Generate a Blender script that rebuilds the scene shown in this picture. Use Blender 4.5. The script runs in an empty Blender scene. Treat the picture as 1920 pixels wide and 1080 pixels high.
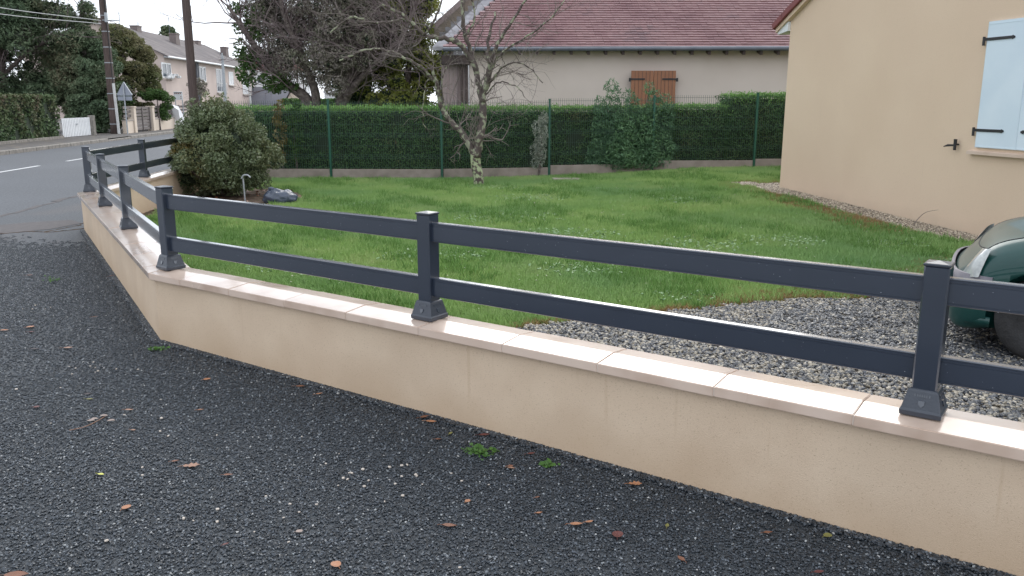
import bpy, bmesh, math, random
import numpy as np
from mathutils import Vector, Matrix, Euler
random.seed(7); rng = np.random.default_rng(7)
R = math.radians
scene = bpy.context.scene
COL = scene.collection

# ------------------------------------------------------------------ camera
cam = bpy.data.cameras.new("camera"); cam_o = bpy.data.objects.new("camera", cam); COL.objects.link(cam_o)
cam.sensor_width = 36; cam.lens = 36 * 1583 / 1920; cam.clip_start = 0.05; cam.clip_end = 2000
cam_o.location = (0, 0, 1.72)
cam_o.rotation_euler = (R(90 - 12.467), 0, 0)
scene.camera = cam_o

# ------------------------------------------------------------------ sky, sun, exposure
SUN_EL, SUN_AZ = 30, 16          # azimuth from +Y towards +X : the veiled sun stands ahead, a little to the right
world = bpy.data.worlds.new("World"); scene.world = world; world.use_nodes = True
wt = world.node_tree; wt.nodes.clear()
wo = wt.nodes.new('ShaderNodeOutputWorld'); bg = wt.nodes.new('ShaderNodeBackground')
sky = wt.nodes.new('ShaderNodeTexSky'); sky.sky_type = 'NISHITA'; sky.sun_disc = False
sky.sun_elevation = R(SUN_EL); sky.sun_rotation = R(SUN_AZ)
wtc = wt.nodes.new('ShaderNodeTexCoord'); wn = wt.nodes.new('ShaderNodeTexNoise'); wn.inputs['Scale'].default_value = 1.6
wn.inputs['Detail'].default_value = 3
wr = wt.nodes.new('ShaderNodeValToRGB')
wr.color_ramp.elements[0].position = .3; wr.color_ramp.elements[0].color = (8.6, 9.2, 10.2, 1)
wr.color_ramp.elements[1].position = .7; wr.color_ramp.elements[1].color = (11.3, 11.9, 12.8, 1)
wm = wt.nodes.new('ShaderNodeMix'); wm.data_type = 'RGBA'; wm.inputs[0].default_value = .93
wt.links.new(wtc.outputs['Generated'], wn.inputs['Vector']); wt.links.new(wn.outputs['Fac'], wr.inputs['Fac'])
wt.links.new(sky.outputs[0], wm.inputs[6]); wt.links.new(wr.outputs[0], wm.inputs[7])
wt.links.new(wm.outputs[2], bg.inputs['Color']); bg.inputs['Strength'].default_value = 0.1
wt.links.new(bg.outputs[0], wo.inputs['Surface'])
sl = bpy.data.lights.new("sun", 'SUN'); sl.energy = 1.3; sl.angle = R(48); sl.color = (1, .96, .9)
so = bpy.data.objects.new("sun", sl); COL.objects.link(so)
sd = Vector((math.sin(R(SUN_AZ)) * math.cos(R(SUN_EL)), math.cos(R(SUN_AZ)) * math.cos(R(SUN_EL)), math.sin(R(SUN_EL))))
so.rotation_euler = sd.to_track_quat('Z', 'Y').to_euler(); so.location = (-6, 3, 12)
scene.view_settings.view_transform = 'Standard'; scene.view_settings.look = 'None'
scene.view_settings.exposure = 0.6; scene.view_settings.gamma = 1; scene.view_settings.use_curve_mapping = False
scene.render.engine = 'CYCLES'
scene.cycles.max_bounces = 6; scene.cycles.transparent_max_bounces = 8

# ------------------------------------------------------------------ materials
def mat(name, cols, scale=5., rough=.7, bump=0., bscale=60., detail=4, spec=.5, metallic=0., island=0., obj_rand=0.,
        rough2=None, coord='Object', stretch=(1, 1, 1), voro=None, trans=0., big=None, bdist=.01, coat=0., crough=.08, stain=None, speck=None):
    """cols: list of colours mixed by noise. bump in metres-like strength."""
    m = bpy.data.materials.new(name); m.use_nodes = True; t = m.node_tree; N = t.nodes; L = t.links
    b = N['Principled BSDF']; b.inputs['Roughness'].default_value = rough; b.inputs['Metallic'].default_value = metallic
    b.inputs['Specular IOR Level'].default_value = spec
    if coat: b.inputs['Coat Weight'].default_value = coat; b.inputs['Coat Roughness'].default_value = crough
    if coord == 'World':
        g = N.new('ShaderNodeNewGeometry'); src = g.outputs['Position']
    else:
        g = N.new('ShaderNodeTexCoord'); src = g.outputs['Object']
    mp = N.new('ShaderNodeMapping'); mp.inputs['Scale'].default_value = stretch; L.new(src, mp.inputs['Vector']); src = mp.outputs[0]
    if voro:
        v = N.new('ShaderNodeTexVoronoi'); v.inputs['Scale'].default_value = voro; L.new(src, v.inputs['Vector'])
        sp = N.new('ShaderNodeSeparateColor'); L.new(v.outputs['Color'], sp.inputs[0]); fac = sp.outputs[0]
    else:
        n = N.new('ShaderNodeTexNoise'); n.inputs['Scale'].default_value = scale; n.inputs['Detail'].default_value = detail
        L.new(src, n.inputs['Vector']); fac = n.outputs['Fac']
        mr = N.new('ShaderNodeMapRange'); mr.inputs[1].default_value = .32; mr.inputs[2].default_value = .68
        L.new(fac, mr.inputs[0]); fac = mr.outputs[0]
    if island:
        gi = N.new('ShaderNodeNewGeometry'); mx = N.new('ShaderNodeMix'); mx.inputs[0].default_value = island
        L.new(fac, mx.inputs[2]); L.new(gi.outputs['Random Per Island'], mx.inputs[3]); fac = mx.outputs[0]
    if obj_rand:
        oi = N.new('ShaderNodeObjectInfo'); mx = N.new('ShaderNodeMix'); mx.inputs[0].default_value = obj_rand
        L.new(fac, mx.inputs[2]); L.new(oi.outputs['Random'], mx.inputs[3]); fac = mx.outputs[0]
    r = N.new('ShaderNodeValToRGB'); cr = r.color_ramp
    pos = [i / (len(cols) - 1) if len(cols) > 1 else 0 for i in range(len(cols))]
    for i, c in enumerate(cols):
        p = pos[i]
        if len(c) == 4: p = c[3]; c = c[:3]
        if i < 2: e = cr.elements[i]; e.position = p
        else: e = cr.elements.new(p)
        e.color = (*c, 1)
    if len(cols) == 1: cr.elements[1].color = (*cols[0][:3], 1)
    L.new(fac, r.inputs['Fac']); colout = r.outputs[0]
    if big:      # (scale, colour, lo, hi) large soft patches
        n2 = N.new('ShaderNodeTexNoise'); n2.inputs['Scale'].default_value = big[0]; n2.inputs['Detail'].default_value = 3
        L.new(src, n2.inputs['Vector'])
        m2 = N.new('ShaderNodeMapRange'); m2.inputs[1].default_value = big[2]; m2.inputs[2].default_value = big[3]
        L.new(n2.outputs['Fac'], m2.inputs[0])
        mx = N.new('ShaderNodeMix'); mx.data_type = 'RGBA'; L.new(m2.outputs[0], mx.inputs[0]); L.new(colout, mx.inputs[6])
        mx.inputs[7].default_value = (*big[1], 1); colout = mx.outputs[2]
    if speck:    # (scale, colour, threshold) fine pits or grains
        vs = N.new('ShaderNodeTexNoise'); vs.inputs['Scale'].default_value = speck[0]; vs.inputs['Detail'].default_value = 2; L.new(src, vs.inputs['Vector'])
        ms_ = N.new('ShaderNodeMapRange'); ms_.inputs[1].default_value = speck[2]; ms_.inputs[2].default_value = speck[2] + .12; ms_.inputs[4].default_value = speck[3]; L.new(vs.outputs['Fac'], ms_.inputs[0])
        mx = N.new('ShaderNodeMix'); mx.data_type = 'RGBA'; L.new(ms_.outputs[0], mx.inputs[0]); L.new(colout, mx.inputs[6]); mx.inputs[7].default_value = (*speck[1], 1); colout = mx.outputs[2]
    if stain:    # (colour, z0, z1, amount, streak amount) splash dirt near the ground and run-off streaks
        sx = N.new('ShaderNodeSeparateXYZ'); L.new(src, sx.inputs[0])
        nz = N.new('ShaderNodeTexNoise'); nz.inputs['Scale'].default_value = 2.3; nz.inputs['Detail'].default_value = 4; L.new(src, nz.inputs['Vector'])
        ad = N.new('ShaderNodeMath'); ad.operation = 'MULTIPLY_ADD'; ad.inputs[1].default_value = .35; L.new(nz.outputs['Fac'], ad.inputs[0]); L.new(sx.outputs[2], ad.inputs[2])
        mz = N.new('ShaderNodeMapRange'); mz.inputs[1].default_value = stain[1] + .17; mz.inputs[2].default_value = stain[2] + .17; mz.inputs[3].default_value = stain[3]; mz.inputs[4].default_value = 0; L.new(ad.outputs[0], mz.inputs[0])
        m2_ = N.new('ShaderNodeMapping'); m2_.inputs['Scale'].default_value = (9, 9, .35); L.new(src, m2_.inputs[0])
        ns = N.new('ShaderNodeTexNoise'); ns.inputs['Scale'].default_value = 2.2; ns.inputs['Detail'].default_value = 2; L.new(m2_.outputs[0], ns.inputs['Vector'])
        m3_ = N.new('ShaderNodeMapRange'); m3_.inputs[1].default_value = .66; m3_.inputs[2].default_value = .78; m3_.inputs[4].default_value = stain[4]; L.new(ns.outputs['Fac'], m3_.inputs[0])
        mm = N.new('ShaderNodeMath'); mm.operation = 'MAXIMUM'; L.new(mz.outputs[0], mm.inputs[0]); L.new(m3_.outputs[0], mm.inputs[1])
        mx = N.new('ShaderNodeMix'); mx.data_type = 'RGBA'; L.new(mm.outputs[0], mx.inputs[0]); L.new(colout, mx.inputs[6]); mx.inputs[7].default_value = (*stain[0], 1); colout = mx.outputs[2]
    L.new(colout, b.inputs['Base Color'])
    if rough2 is not None:
        n3 = N.new('ShaderNodeTexNoise'); n3.inputs['Scale'].default_value = scale * .7; L.new(src, n3.inputs['Vector'])
        m3 = N.new('ShaderNodeMapRange'); m3.inputs[1].default_value = .35; m3.inputs[2].default_value = .65
        m3.inputs[3].default_value = rough; m3.inputs[4].default_value = rough2
        L.new(n3.outputs['Fac'], m3.inputs[0]); L.new(m3.outputs[0], b.inputs['Roughness'])
    if bump:
        bn = N.new('ShaderNodeTexNoise'); bn.inputs['Scale'].default_value = bscale; bn.inputs['Detail'].default_value = 3
        L.new(src, bn.inputs['Vector']); bp = N.new('ShaderNodeBump'); bp.inputs['Strength'].default_value = bump
        bp.inputs['Distance'].default_value = bdist
        L.new(bn.outputs['Fac'], bp.inputs['Height']); L.new(bp.outputs[0], b.inputs['Normal'])
    if trans:
        td = N.new('ShaderNodeBsdfTranslucent'); L.new(colout, td.inputs[0]); ms = N.new('ShaderNodeMixShader')
        ms.inputs[0].default_value = trans; L.new(b.outputs[0], ms.inputs[1]); L.new(td.outputs[0], ms.inputs[2])
        L.new(ms.outputs[0], N['Material Output'].inputs[0])
    return m

M = {}
M['render_wall'] = mat('cream_render', [(.61, .47, .34), (.67, .53, .39)], 3, .85, .5, 260, coord='World', spec=.25, bdist=.004, big=(.8, (.55, .43, .315), .5, .8), stain=((.45, .31, .19), -.02, .26, .5, .35), speck=(150, (.36, .26, .18), .60, .55))
M['house_wall'] = mat('beige_render', [(.65, .50, .37), (.69, .54, .40)], .6, .9, .5, 120, coord='World', spec=.2, bdist=.004, big=(.7, (.63, .48, .35), .45, .85), speck=(90, (.50, .385, .28), .58, .35), stain=((.48, .37, .27), -.05, .22, .5, .12))
M['coping'] = mat('coping_stone', [(.60, .455, .36), (.70, .56, .46)], 2.2, .25, .10, 9, coord='World', rough2=.5, obj_rand=.35, bdist=.006, spec=.7, coat=1., crough=.13, big=(3., (.50, .36, .27), .52, .72))
M['mortar'] = mat('mortar', [(.52, .43, .36), (.66, .57, .49)], 30, .8)
M['rail'] = mat('anthracite_coat', [(.015, .023, .040), (.021, .030, .050)], 3, .3, .05, 300, spec=.8, bdist=.002, coat=1., crough=.09)
M['foot'] = mat('anthracite_cast', [(.028, .034, .048), (.038, .046, .062)], 20, .3, .25, 120, spec=.6, bdist=.003)
M['water'] = mat('water_drop', [(.25, .28, .32)], 3, .03, spec=1)
M['asphalt'] = mat('road_asphalt', [(.055, .061, .07), (.08, .086, .096), (.10, .105, .113)], 30, .62, .4, 220, coord='World', rough2=.75, big=(.35, (.09, .097, .108), .45, .75), bdist=.004)
M['apron'] = mat('apron_asphalt', [(.036, .041, .048), (.06, .066, .074), (.08, .086, .092)], 45, .55, .5, 160, coord='World', rough2=.7, big=(.6, (.085, .078, .078), .55, .75), bdist=.006)
M['gravel_base'] = mat('gravel_base', [(.010, .014, .018), (.02, .026, .032), (.04, .049, .058), (.08, .092, .104)], 6, .42, 1.0, 130, coord='World', voro=140, bdist=.012)
M['grain'] = mat('dark_grain', [(.010, .014, .019, 0), (.021, .028, .036, .4), (.042, .052, .064, .78), (.09, .105, .125, .945), (.24, .26, .27, .985), (.45, .44, .42, 1)], 5, .33, obj_rand=1., spec=.55)
M['pebble'] = mat('river_pebble', [(.035, .038, .045, 0), (.07, .075, .088, .34), (.13, .13, .125, .52), (.21, .185, .145, .7), (.31, .27, .205, .88), (.46, .41, .33, 1)], 5, .42, obj_rand=1.)
M['dark_pebble'] = mat('slate_chip', [(.03, .034, .04, 0), (.06, .065, .074, .5), (.12, .125, .135, .85), (.5, .45, .37, 1)], 5, .4, obj_rand=1.)
M['pebble_base'] = mat('pebble_base', [(.05, .045, .04), (.12, .1, .08), (.25, .22, .17)], 6, .8, 1., 60, coord='World', voro=60)
M['wallstrip_pebble'] = mat('beige_chip', [(.16, .13, .1, 0), (.33, .27, .2, .5), (.55, .47, .36, 1)], 5, .6, obj_rand=1.)
M['white_chip'] = mat('white_chip', [(.5, .43, .36), (.68, .62, .55)], 20, .5, obj_rand=.6)
M['soil'] = mat('soil', [(.035, .022, .014), (.09, .055, .035), (.15, .10, .06)], 9, .9, 1., 40, coord='World')
M['lawn_soil'] = mat('lawn_thatch', [(.07, .12, .03), (.12, .2, .05)], 6, .9, 1., 50, coord='World')
M['grass'] = mat('grass_blade', [(.26, .42, .13), (.36, .52, .17), (.48, .57, .25)], .9, .5, coord='World', obj_rand=.4, trans=.3, spec=.3, big=(.35, (.25, .42, .17), .45, .7))
M['tuft'] = mat('tuft_blade', [(.14, .28, .07), (.22, .38, .10)], 1.1, .5, coord='World', obj_rand=.5, trans=.3, spec=.3)
M['dry_grass'] = mat('dry_grass_blade', [(.30, .18, .08), (.42, .27, .13), (.28, .28, .1)], 2, .6, coord='World', obj_rand=.6, trans=.3, spec=.2)
M['weed'] = mat('weed_leaf', [(.15, .28, .11), (.26, .40, .19)], 8, .4, obj_rand=.5, trans=.25)
M['green_weed'] = mat('green_weed_leaf', [(.05, .13, .02), (.10, .22, .04)], 20, .5, island=.6, trans=.3)
M['hedge'] = mat('hedge_leaf', [(.04, .09, .038), (.065, .13, .05), (.095, .17, .065), (.13, .11, .06)], 1.6, .6, big=(.8, (.11, .095, .05), .6, .8), coord='World', island=.5, spec=.2, trans=.15)
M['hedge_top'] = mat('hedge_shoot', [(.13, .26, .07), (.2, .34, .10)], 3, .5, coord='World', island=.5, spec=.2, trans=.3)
M['foliage_shade'] = mat('foliage_shade', [(.014, .024, .012), (.028, .042, .022)], 4, .9)  # near-black green: shade inside the foliage, put into the colour
M['blue_shrub'] = mat('blue_conifer', [(.06, .13, .065), (.10, .2, .095), (.17, .30, .13)], 2, .6, coord='World', island=.5, trans=.15)
M['pale_shrub'] = mat('pale_conifer', [(.10, .14, .11), (.3, .33, .27), (.45, .45, .38)], 5, .6, coord='World', island=.6, trans=.15)
M['bush'] = mat('bush_leaf', [(.07, .10, .045), (.11, .145, .068), (.165, .195, .10), (.2, .185, .07)], 1.3, .42, coord='World', island=.45, spec=.5, trans=.12)
M['bush_yellow'] = mat('bush_yellow_leaf', [(.14, .125, .035), (.22, .16, .05)], 3, .5, coord='World', island=.5)
M['conifer'] = mat('conifer_leaf', [(.06, .095, .055), (.095, .14, .078), (.135, .17, .098), (.18, .155, .1)], .45, .6, coord='World', island=.35, spec=.2, trans=.1)
M['broadleaf'] = mat('autumn_leaf', [(.11, .135, .06), (.16, .18, .08), (.19, .18, .09), (.17, .145, .09)], .5, .6, coord='World', island=.4, spec=.2, trans=.2)
M['green_leaf'] = mat('green_leaf', [(.05, .10, .03), (.10, .17, .05)], 1, .6, coord='World', island=.5, spec=.2, trans=.25)
M['plum_leaf'] = mat('plum_leaf', [(.16, .18, .115), (.2, .195, .14), (.22, .185, .175), (.22, .25, .12)], .7, .6, coord='World', island=.4, spec=.2, trans=.1)
M['yellow_leaf'] = mat('yellow_green_leaf', [(.12, .15, .035), (.22, .25, .05), (.3, .29, .07)], 1.2, .6, coord='World', island=.4, trans=.2)
M['fence_hedge'] = mat('clipped_hedge_leaf', [(.045, .085, .04), (.08, .13, .055), (.12, .145, .07), (.14, .095, .07)], .9, .6, coord='World', island=.4, spec=.2)
M['bark'] = mat('grey_bark', [(.07, .055, .05), (.13, .105, .095), (.2, .17, .15)], 12, .85, 1., 60, spec=.2)
M['lichen'] = mat('lichen_bark', [(.09, .07, .06, 0), (.14, .115, .1, .42), (.33, .37, .22, .5), (.44, .48, .30, 1)], 13, .85, 1., 60, spec=.2)
M['limb_bark'] = mat('limb_bark', [(.085, .068, .062, 0), (.13, .105, .095, .55), (.30, .31, .22, .72), (.34, .36, .25, 1)], 9, .85, 1., 60, spec=.2)
M['twig'] = mat('twig_bark', [(.13, .105, .10), (.25, .215, .19)], 4, .85, spec=.2)
M['dark_twig'] = mat('plum_twig', [(.13, .10, .10), (.24, .19, .185)], 3, .85, spec=.2)
M['pole_wood'] = mat('creosote_wood', [(.06, .04, .035), (.105, .075, .066)], 6, .85, .6, 30, stretch=(6, 6, .4))
M['conduit'] = mat('white_conduit', [(.5, .5, .48), (.62, .61, .6)], 4, .5)
M['steel'] = mat('galvanised', [(.30, .32, .34), (.38, .40, .42)], 6, .45, metallic=.3)
M['sign_back'] = mat('sign_back', [(.24, .26, .31), (.3, .32, .37)], 4, .5, metallic=.3)
M['green_metal'] = mat('green_coat', [(.012, .075, .048), (.016, .09, .058)], 4, .4)
M['green_wire'] = mat('green_wire', [(.03, .07, .05)], 4, .5)
M['concrete'] = mat('gravel_board', [(.24, .2, .17), (.32, .27, .235)], 5, .85, .4, 60, coord='World', big=(1.5, (.16, .14, .11), .55, .75))
M['patch'] = mat('worn_patch', [(.075, .068, .068), (.105, .092, .09)], 12, .75, .5, 60, coord='World')
M['kerb'] = mat('kerb_concrete', [(.17, .155, .135), (.28, .255, .225)], 8, .8, .5, 40, coord='World')
M['pavement'] = mat('pavement', [(.065, .06, .058), (.10, .092, .088), (.14, .115, .085)], 3, .75, .4, 60, coord='World')
M['white_paint'] = mat('road_paint', [(.5, .5, .5), (.75, .75, .75)], 25, .6)
M['mid_wall'] = mat('pale_render', [(.55, .475, .42), (.61, .53, .475)], .8, .9, .15, 40, coord='World', spec=.2)
M['tile'] = mat('roof_tile', [(.19, .11, .115), (.25, .145, .15), (.30, .185, .185), (.18, .12, .13)], .7, .6, coord='World', island=.3)
M['tile_bed'] = mat('roof_bed', [(.05, .03, .03), (.08, .05, .05)], 5, .9)
M['zinc'] = mat('zinc', [(.36, .38, .41), (.48, .50, .53)], 3, .5, metallic=.4)
M['dark_gutter'] = mat('dark_gutter', [(.07, .08, .10), (.11, .12, .14)], 3, .45)
M['brown_wood'] = mat('stained_wood', [(.25, .105, .055), (.31, .14, .07)], 4, .55, .3, 20, stretch=(8, 8, .5), obj_rand=.3)
M['old_wood'] = mat('weathered_wood', [(.17, .13, .125), (.28, .215, .205), (.36, .30, .29)], 5, .85, .6, 25, stretch=(8, 8, .35), obj_rand=.5)
M['grey_wood'] = mat('grey_barge', [(.2, .19, .2), (.34, .33, .345)], 3, .85, .4, 25, stretch=(1, 1, 3))
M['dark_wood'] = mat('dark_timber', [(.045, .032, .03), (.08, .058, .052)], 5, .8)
M['iron'] = mat('black_iron', [(.012, .012, .014), (.02, .02, .022)], 9, .5)
M['shutter'] = mat('white_shutter', [(.58, .68, .75), (.64, .73, .79)], 2, .5, .08, 60, bdist=.003)
M['fascia'] = mat('white_fascia', [(.7, .72, .72)], 2, .4)
M['red_tile'] = mat('red_verge', [(.16, .045, .045), (.22, .06, .055)], 5, .6, obj_rand=.4)
M['row_wall'] = mat('row_render', [(.50, .41, .37), (.58, .48, .43)], .4, .9, coord='World')
M['row_roof'] = mat('row_roof', [(.10, .088, .092), (.145, .125, .125), (.18, .155, .15)], .5, .85, .5, 6, coord='World')
M['white_wall'] = mat('white_render', [(.66, .66, .67), (.75, .75, .76)], .4, .9)
M['slate'] = mat('slate', [(.11, .11, .13), (.16, .155, .17)], .6, .6)
M['cream_far'] = mat('far_cream', [(.62, .52, .42), (.68, .58, .48)], .8, .9)
M['glass'] = mat('window_glass', [(.08, .1, .12)], 2, .08)
M['white_frame'] = mat('white_frame', [(.7, .71, .72)], 2, .5)
M['stone_sill'] = mat('stone_sill', [(.4, .35, .31)], 2, .7)
M['brick'] = mat('chimney_brick', [(.15, .12, .115), (.22, .18, .17)], 9, .85)
M['white_gate'] = mat('white_gate', [(.66, .67, .68), (.74, .75, .76)], 6, .6, obj_rand=.5)
M['grey_plank'] = mat('grey_plank', [(.12, .10, .095), (.19, .165, .155)], 5, .8, obj_rand=.5)
M['bag'] = mat('plastic_bag', [(.045, .058, .085), (.07, .085, .12)], 6, .25, .5, 14, bdist=.03)
M['car_paint'] = mat('green_paint', [(.004, .042, .038), (.005, .05, .045)], 2, .45, spec=.3, coat=.45, crough=.04)
M['car_plastic'] = mat('grey_plastic', [(.13, .12, .14), (.16, .15, .17)], 20, .5)
M['black_plastic'] = mat('black_plastic', [(.015, .015, .016)], 20, .6)
M['lens'] = mat('headlight_lens', [(.36, .38, .38), (.5, .52, .5)], 30, .12, coat=.6)
M['tyre'] = mat('tyre_rubber', [(.018, .018, .019), (.03, .03, .031)], 20, .8, .5, 80)
M['rim'] = mat('wheel_cover', [(.42, .42, .43)], 20, .35, metallic=.5)
LEAFCOL = {'tan': (.36, .2, .13), 'brown': (.21, .085, .045), 'orange': (.42, .19, .095), 'red': (.13, .035, .03), 'yellow': (.66, .66, .14),
           'grey': (.35, .27, .23), 'olive': (.2, .19, .05), 'dark': (.05, .03, .03)}
for k, c in LEAFCOL.items():
    M['leaf_' + k] = mat(k + '_fallen_leaf', [tuple(v * .75 for v in c), c], 40, .5, .5, 90, bdist=.003)

# ------------------------------------------------------------------ object helpers
WL = {}   # object name -> world location of its origin (unrotated)
def meta(o, label=None, cat=None, group=None, kind=None):
    if label: o['label'] = label
    if cat: o['category'] = cat
    if group: o['group'] = group
    if kind: o['kind'] = kind
    return o
def thing(name, label, cat, loc=(0, 0, 0), group=None, rz=0.):
    o = bpy.data.objects.new(name, None); COL.objects.link(o); o.location = loc; o.rotation_euler = (0, 0, rz)
    o.empty_display_size = .1; WL[o.name] = Vector(loc)
    return meta(o, label, cat, group)
def np_mesh(name, V, F):
    """V (n,3); F list of arrays (k,m) all of one size each, or a list of lists"""
    me = bpy.data.meshes.new(name)
    V = np.asarray(V, dtype=np.float32).reshape(-1, 3)
    if isinstance(F, np.ndarray): F = [F]
    if len(F) and isinstance(F[0], np.ndarray) and F[0].ndim == 2:
        loops = np.concatenate([f.ravel() for f in F]); tot = np.concatenate([np.full(len(f), f.shape[1]) for f in F])
    else:
        loops = np.array([i for f in F for i in f]); tot = np.array([len(f) for f in F])
    start = np.concatenate([[0], np.cumsum(tot)[:-1]])
    me.vertices.add(len(V)); me.vertices.foreach_set('co', V.ravel())
    me.loops.add(len(loops)); me.loops.foreach_set('vertex_index', loops.astype(np.int32))
    me.polygons.add(len(tot)); me.polygons.foreach_set('loop_start', start.astype(np.int32)); me.polygons.foreach_set('loop_total', tot.astype(np.int32))
    me.polygons.foreach_set('use_smooth', [False] * len(tot)); me.update(calc_edges=True); me.validate()
    return me
def part(name, V, F, m, parent=None, smooth=False, loc=None, kind=None, label=None, local=False):
    """V in world coordinates unless local; origin at loc (world)."""
    V = np.asarray(V, dtype=float).reshape(-1, 3)
    pw = WL.get(parent.name, Vector((0, 0, 0))) if parent else Vector((0, 0, 0))
    if local: org = Vector((0, 0, 0)); rel = Vector(loc or (0, 0, 0))
    else:
        org = Vector(loc) if loc is not None else (Vector(V.mean(axis=0)) if parent else Vector((0, 0, 0))); rel = org - pw
    me = np_mesh(name, V - np.array(org), F); me.materials.append(m)
    me.polygons.foreach_set('use_smooth', [bool(smooth)] * len(me.polygons))
    o = bpy.data.objects.new(name, me); COL.objects.link(o); o.location = rel
    if parent: o.parent = parent
    WL[o.name] = pw + rel
    if kind: o['kind'] = kind
    if label: o['label'] = label
    return o
class MB:
    """collects pieces into one vertex/face soup"""
    def __init__(s): s.V = []; s.F = []; s.n = 0
    def add(s, V, F):
        V = np.asarray(V, dtype=float).reshape(-1, 3); s.V.append(V); s.F += [[i + s.n for i in f] for f in F]; s.n += len(V); return s
    def box(s, c, d, rz=0., rx=0., ry=0.):
        h = np.array(d) / 2.
        P = np.array([(x, y, z) for x in (-1, 1) for y in (-1, 1) for z in (-1, 1)]) * h
        Mx = np.array(Euler((rx, ry, rz)).to_matrix()); P = P @ Mx.T + np.array(c)
        return s.add(P, [[0, 1, 3, 2], [4, 6, 7, 5], [0, 4, 5, 1], [2, 3, 7, 6], [0, 2, 6, 4], [1, 5, 7, 3]])
    def bbox(s, c, d, b=.004, rz=0., rx=0., ry=0., seg=1):
        bm = bmesh.new(); bmesh.ops.create_cube(bm, size=1.)
        bmesh.ops.scale(bm, vec=d, verts=bm.verts); bmesh.ops.bevel(bm, geom=bm.edges[:], offset=b, segments=seg, affect='EDGES')
        bmesh.ops.transform(bm, matrix=Matrix.Translation(c) @ Euler((rx, ry, rz)).to_matrix().to_4x4(), verts=bm.verts)
        bm.verts.ensure_lookup_table(); V = [v.co[:] for v in bm.verts]; F = [[v.index for v in f.verts] for f in bm.faces]; bm.free()
        return s.add(V, F)
    def tube(s, P, r, n=8, cap=True):
        V, F = tube(P, r, n, cap); return s.add(V, F)
    def prism(s, poly, z0, z1):
        n = len(poly); V = [(x, y, z0) for x, y in poly] + [(x, y, z1) for x, y in poly]
        return s.add(V, [list(range(n))[::-1], list(range(n, 2 * n))] + [[i, (i + 1) % n, n + (i + 1) % n, n + i] for i in range(n)])
    def lathe(s, prof, c=(0, 0, 0), n=24, axis='Z'):
        V = []; F = []
        for r_, z in prof:
            for k in range(n):
                a = 2 * math.pi * k / n; p = (r_ * math.cos(a), r_ * math.sin(a), z)
                if axis == 'Y': p = (p[0], p[2], p[1])
                V.append((p[0] + c[0], p[1] + c[1], p[2] + c[2]))
        for j in range(len(prof) - 1):
            for k in range(n): F.append([j * n + k, j * n + (k + 1) % n, (j + 1) * n + (k + 1) % n, (j + 1) * n + k])
        F.append([k for k in range(n)][::-1]); F.append([(len(prof) - 1) * n + k for k in range(n)])
        return s.add(V, F)
    def build(s, name, m, parent=None, **k): return part(name, np.concatenate(s.V), s.F, m, parent, **k)
def tube(P, r, n=8, cap=True):
    P = np.asarray(P, dtype=float); r = np.broadcast_to(np.asarray(r, dtype=float), (len(P),))
    T = np.gradient(P, axis=0); T /= np.linalg.norm(T, axis=1)[:, None] + 1e-9
    up = np.array((0, 0, 1.)) if abs(T[0][2]) < .9 else np.array((1., 0, 0))
    A = np.cross(T, up); A /= np.linalg.norm(A, axis=1)[:, None] + 1e-9; B = np.cross(T, A)
    a = np.arange(n) * 2 * math.pi / n
    V = (P[:, None, :] + r[:, None, None] * (np.cos(a)[None, :, None] * A[:, None, :] + np.sin(a)[None, :, None] * B[:, None, :])).reshape(-1, 3)
    F = []
    for j in range(len(P) - 1):
        for k in range(n): F.append([j * n + k, j * n + (k + 1) % n, (j + 1) * n + (k + 1) % n, (j + 1) * n + k])
    if cap: F.append(list(range(n))[::-1]); F.append([(len(P) - 1) * n + k for k in range(n)])
    return V, F
def leaves(P, size, aspect=.45, Nrm=None, flat=.0, jitter=.4):
    """rhombus leaves at points P -> V (4n,3), F (n,4). Nrm biases the leaf normal."""
    n = len(P); sz = size * (1 + jitter * rng.uniform(-1, 1, n))
    if Nrm is None: Nn = rng.normal(size=(n, 3))
    else: Nn = np.asarray(Nrm) + rng.normal(size=(n, 3)) * (.9 if not flat else flat)
    Nn /= np.linalg.norm(Nn, axis=1)[:, None] + 1e-9
    D = rng.normal(size=(n, 3)); D -= (D * Nn).sum(1)[:, None] * Nn; D /= np.linalg.norm(D, axis=1)[:, None] + 1e-9
    W = np.cross(Nn, D); a = sz[:, None] * .5; b = a * aspect
    V = np.stack([P - D * a, P + W * b, P + D * a, P - W * b], axis=1).reshape(-1, 3)
    return V, np.arange(4 * n).reshape(n, 4)
def join_leaf(lst):
    V = []; F = []; n = 0
    for v, f in lst: V.append(v); F.append(f + n); n += len(v)
    return np.concatenate(V), np.concatenate(F)
def copy_tree(o, parent=None):
    c = o.copy(); COL.objects.link(c); c.parent = parent
    for ch in [x for x in bpy.data.objects if x.parent == o]: copy_tree(ch, c)
    return c
def bez(P, n=12):
    """Catmull-Rom through the points"""
    P = [np.array(p, dtype=float) for p in P]; P = [2 * P[0] - P[1]] + P + [2 * P[-1] - P[-2]]; out = []
    for i in range(1, len(P) - 2):
        for t in np.linspace(0, 1, n, endpoint=False):
            a, b, c, d = P[i - 1:i + 3]
            out.append(.5 * ((2 * b) + (-a + c) * t + (2 * a - 5 * b + 4 * c - d) * t * t + (-a + 3 * b - 3 * c + d) * t ** 3))
    out.append(P[-2]); return np.array(out)
def sheet(name, poly, z, m, step=None):
    """flat polygon sheet (structure)"""
    return meta(part(name, [(x, y, z) for x, y in poly], [list(range(len(poly)))], m, None, loc=(0, 0, 0)), kind='structure')
def sstep(a, b, x):
    t = np.clip((np.asarray(x, dtype=float) - a) / (b - a), 0, 1); return t * t * (3 - 2 * t)
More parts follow.
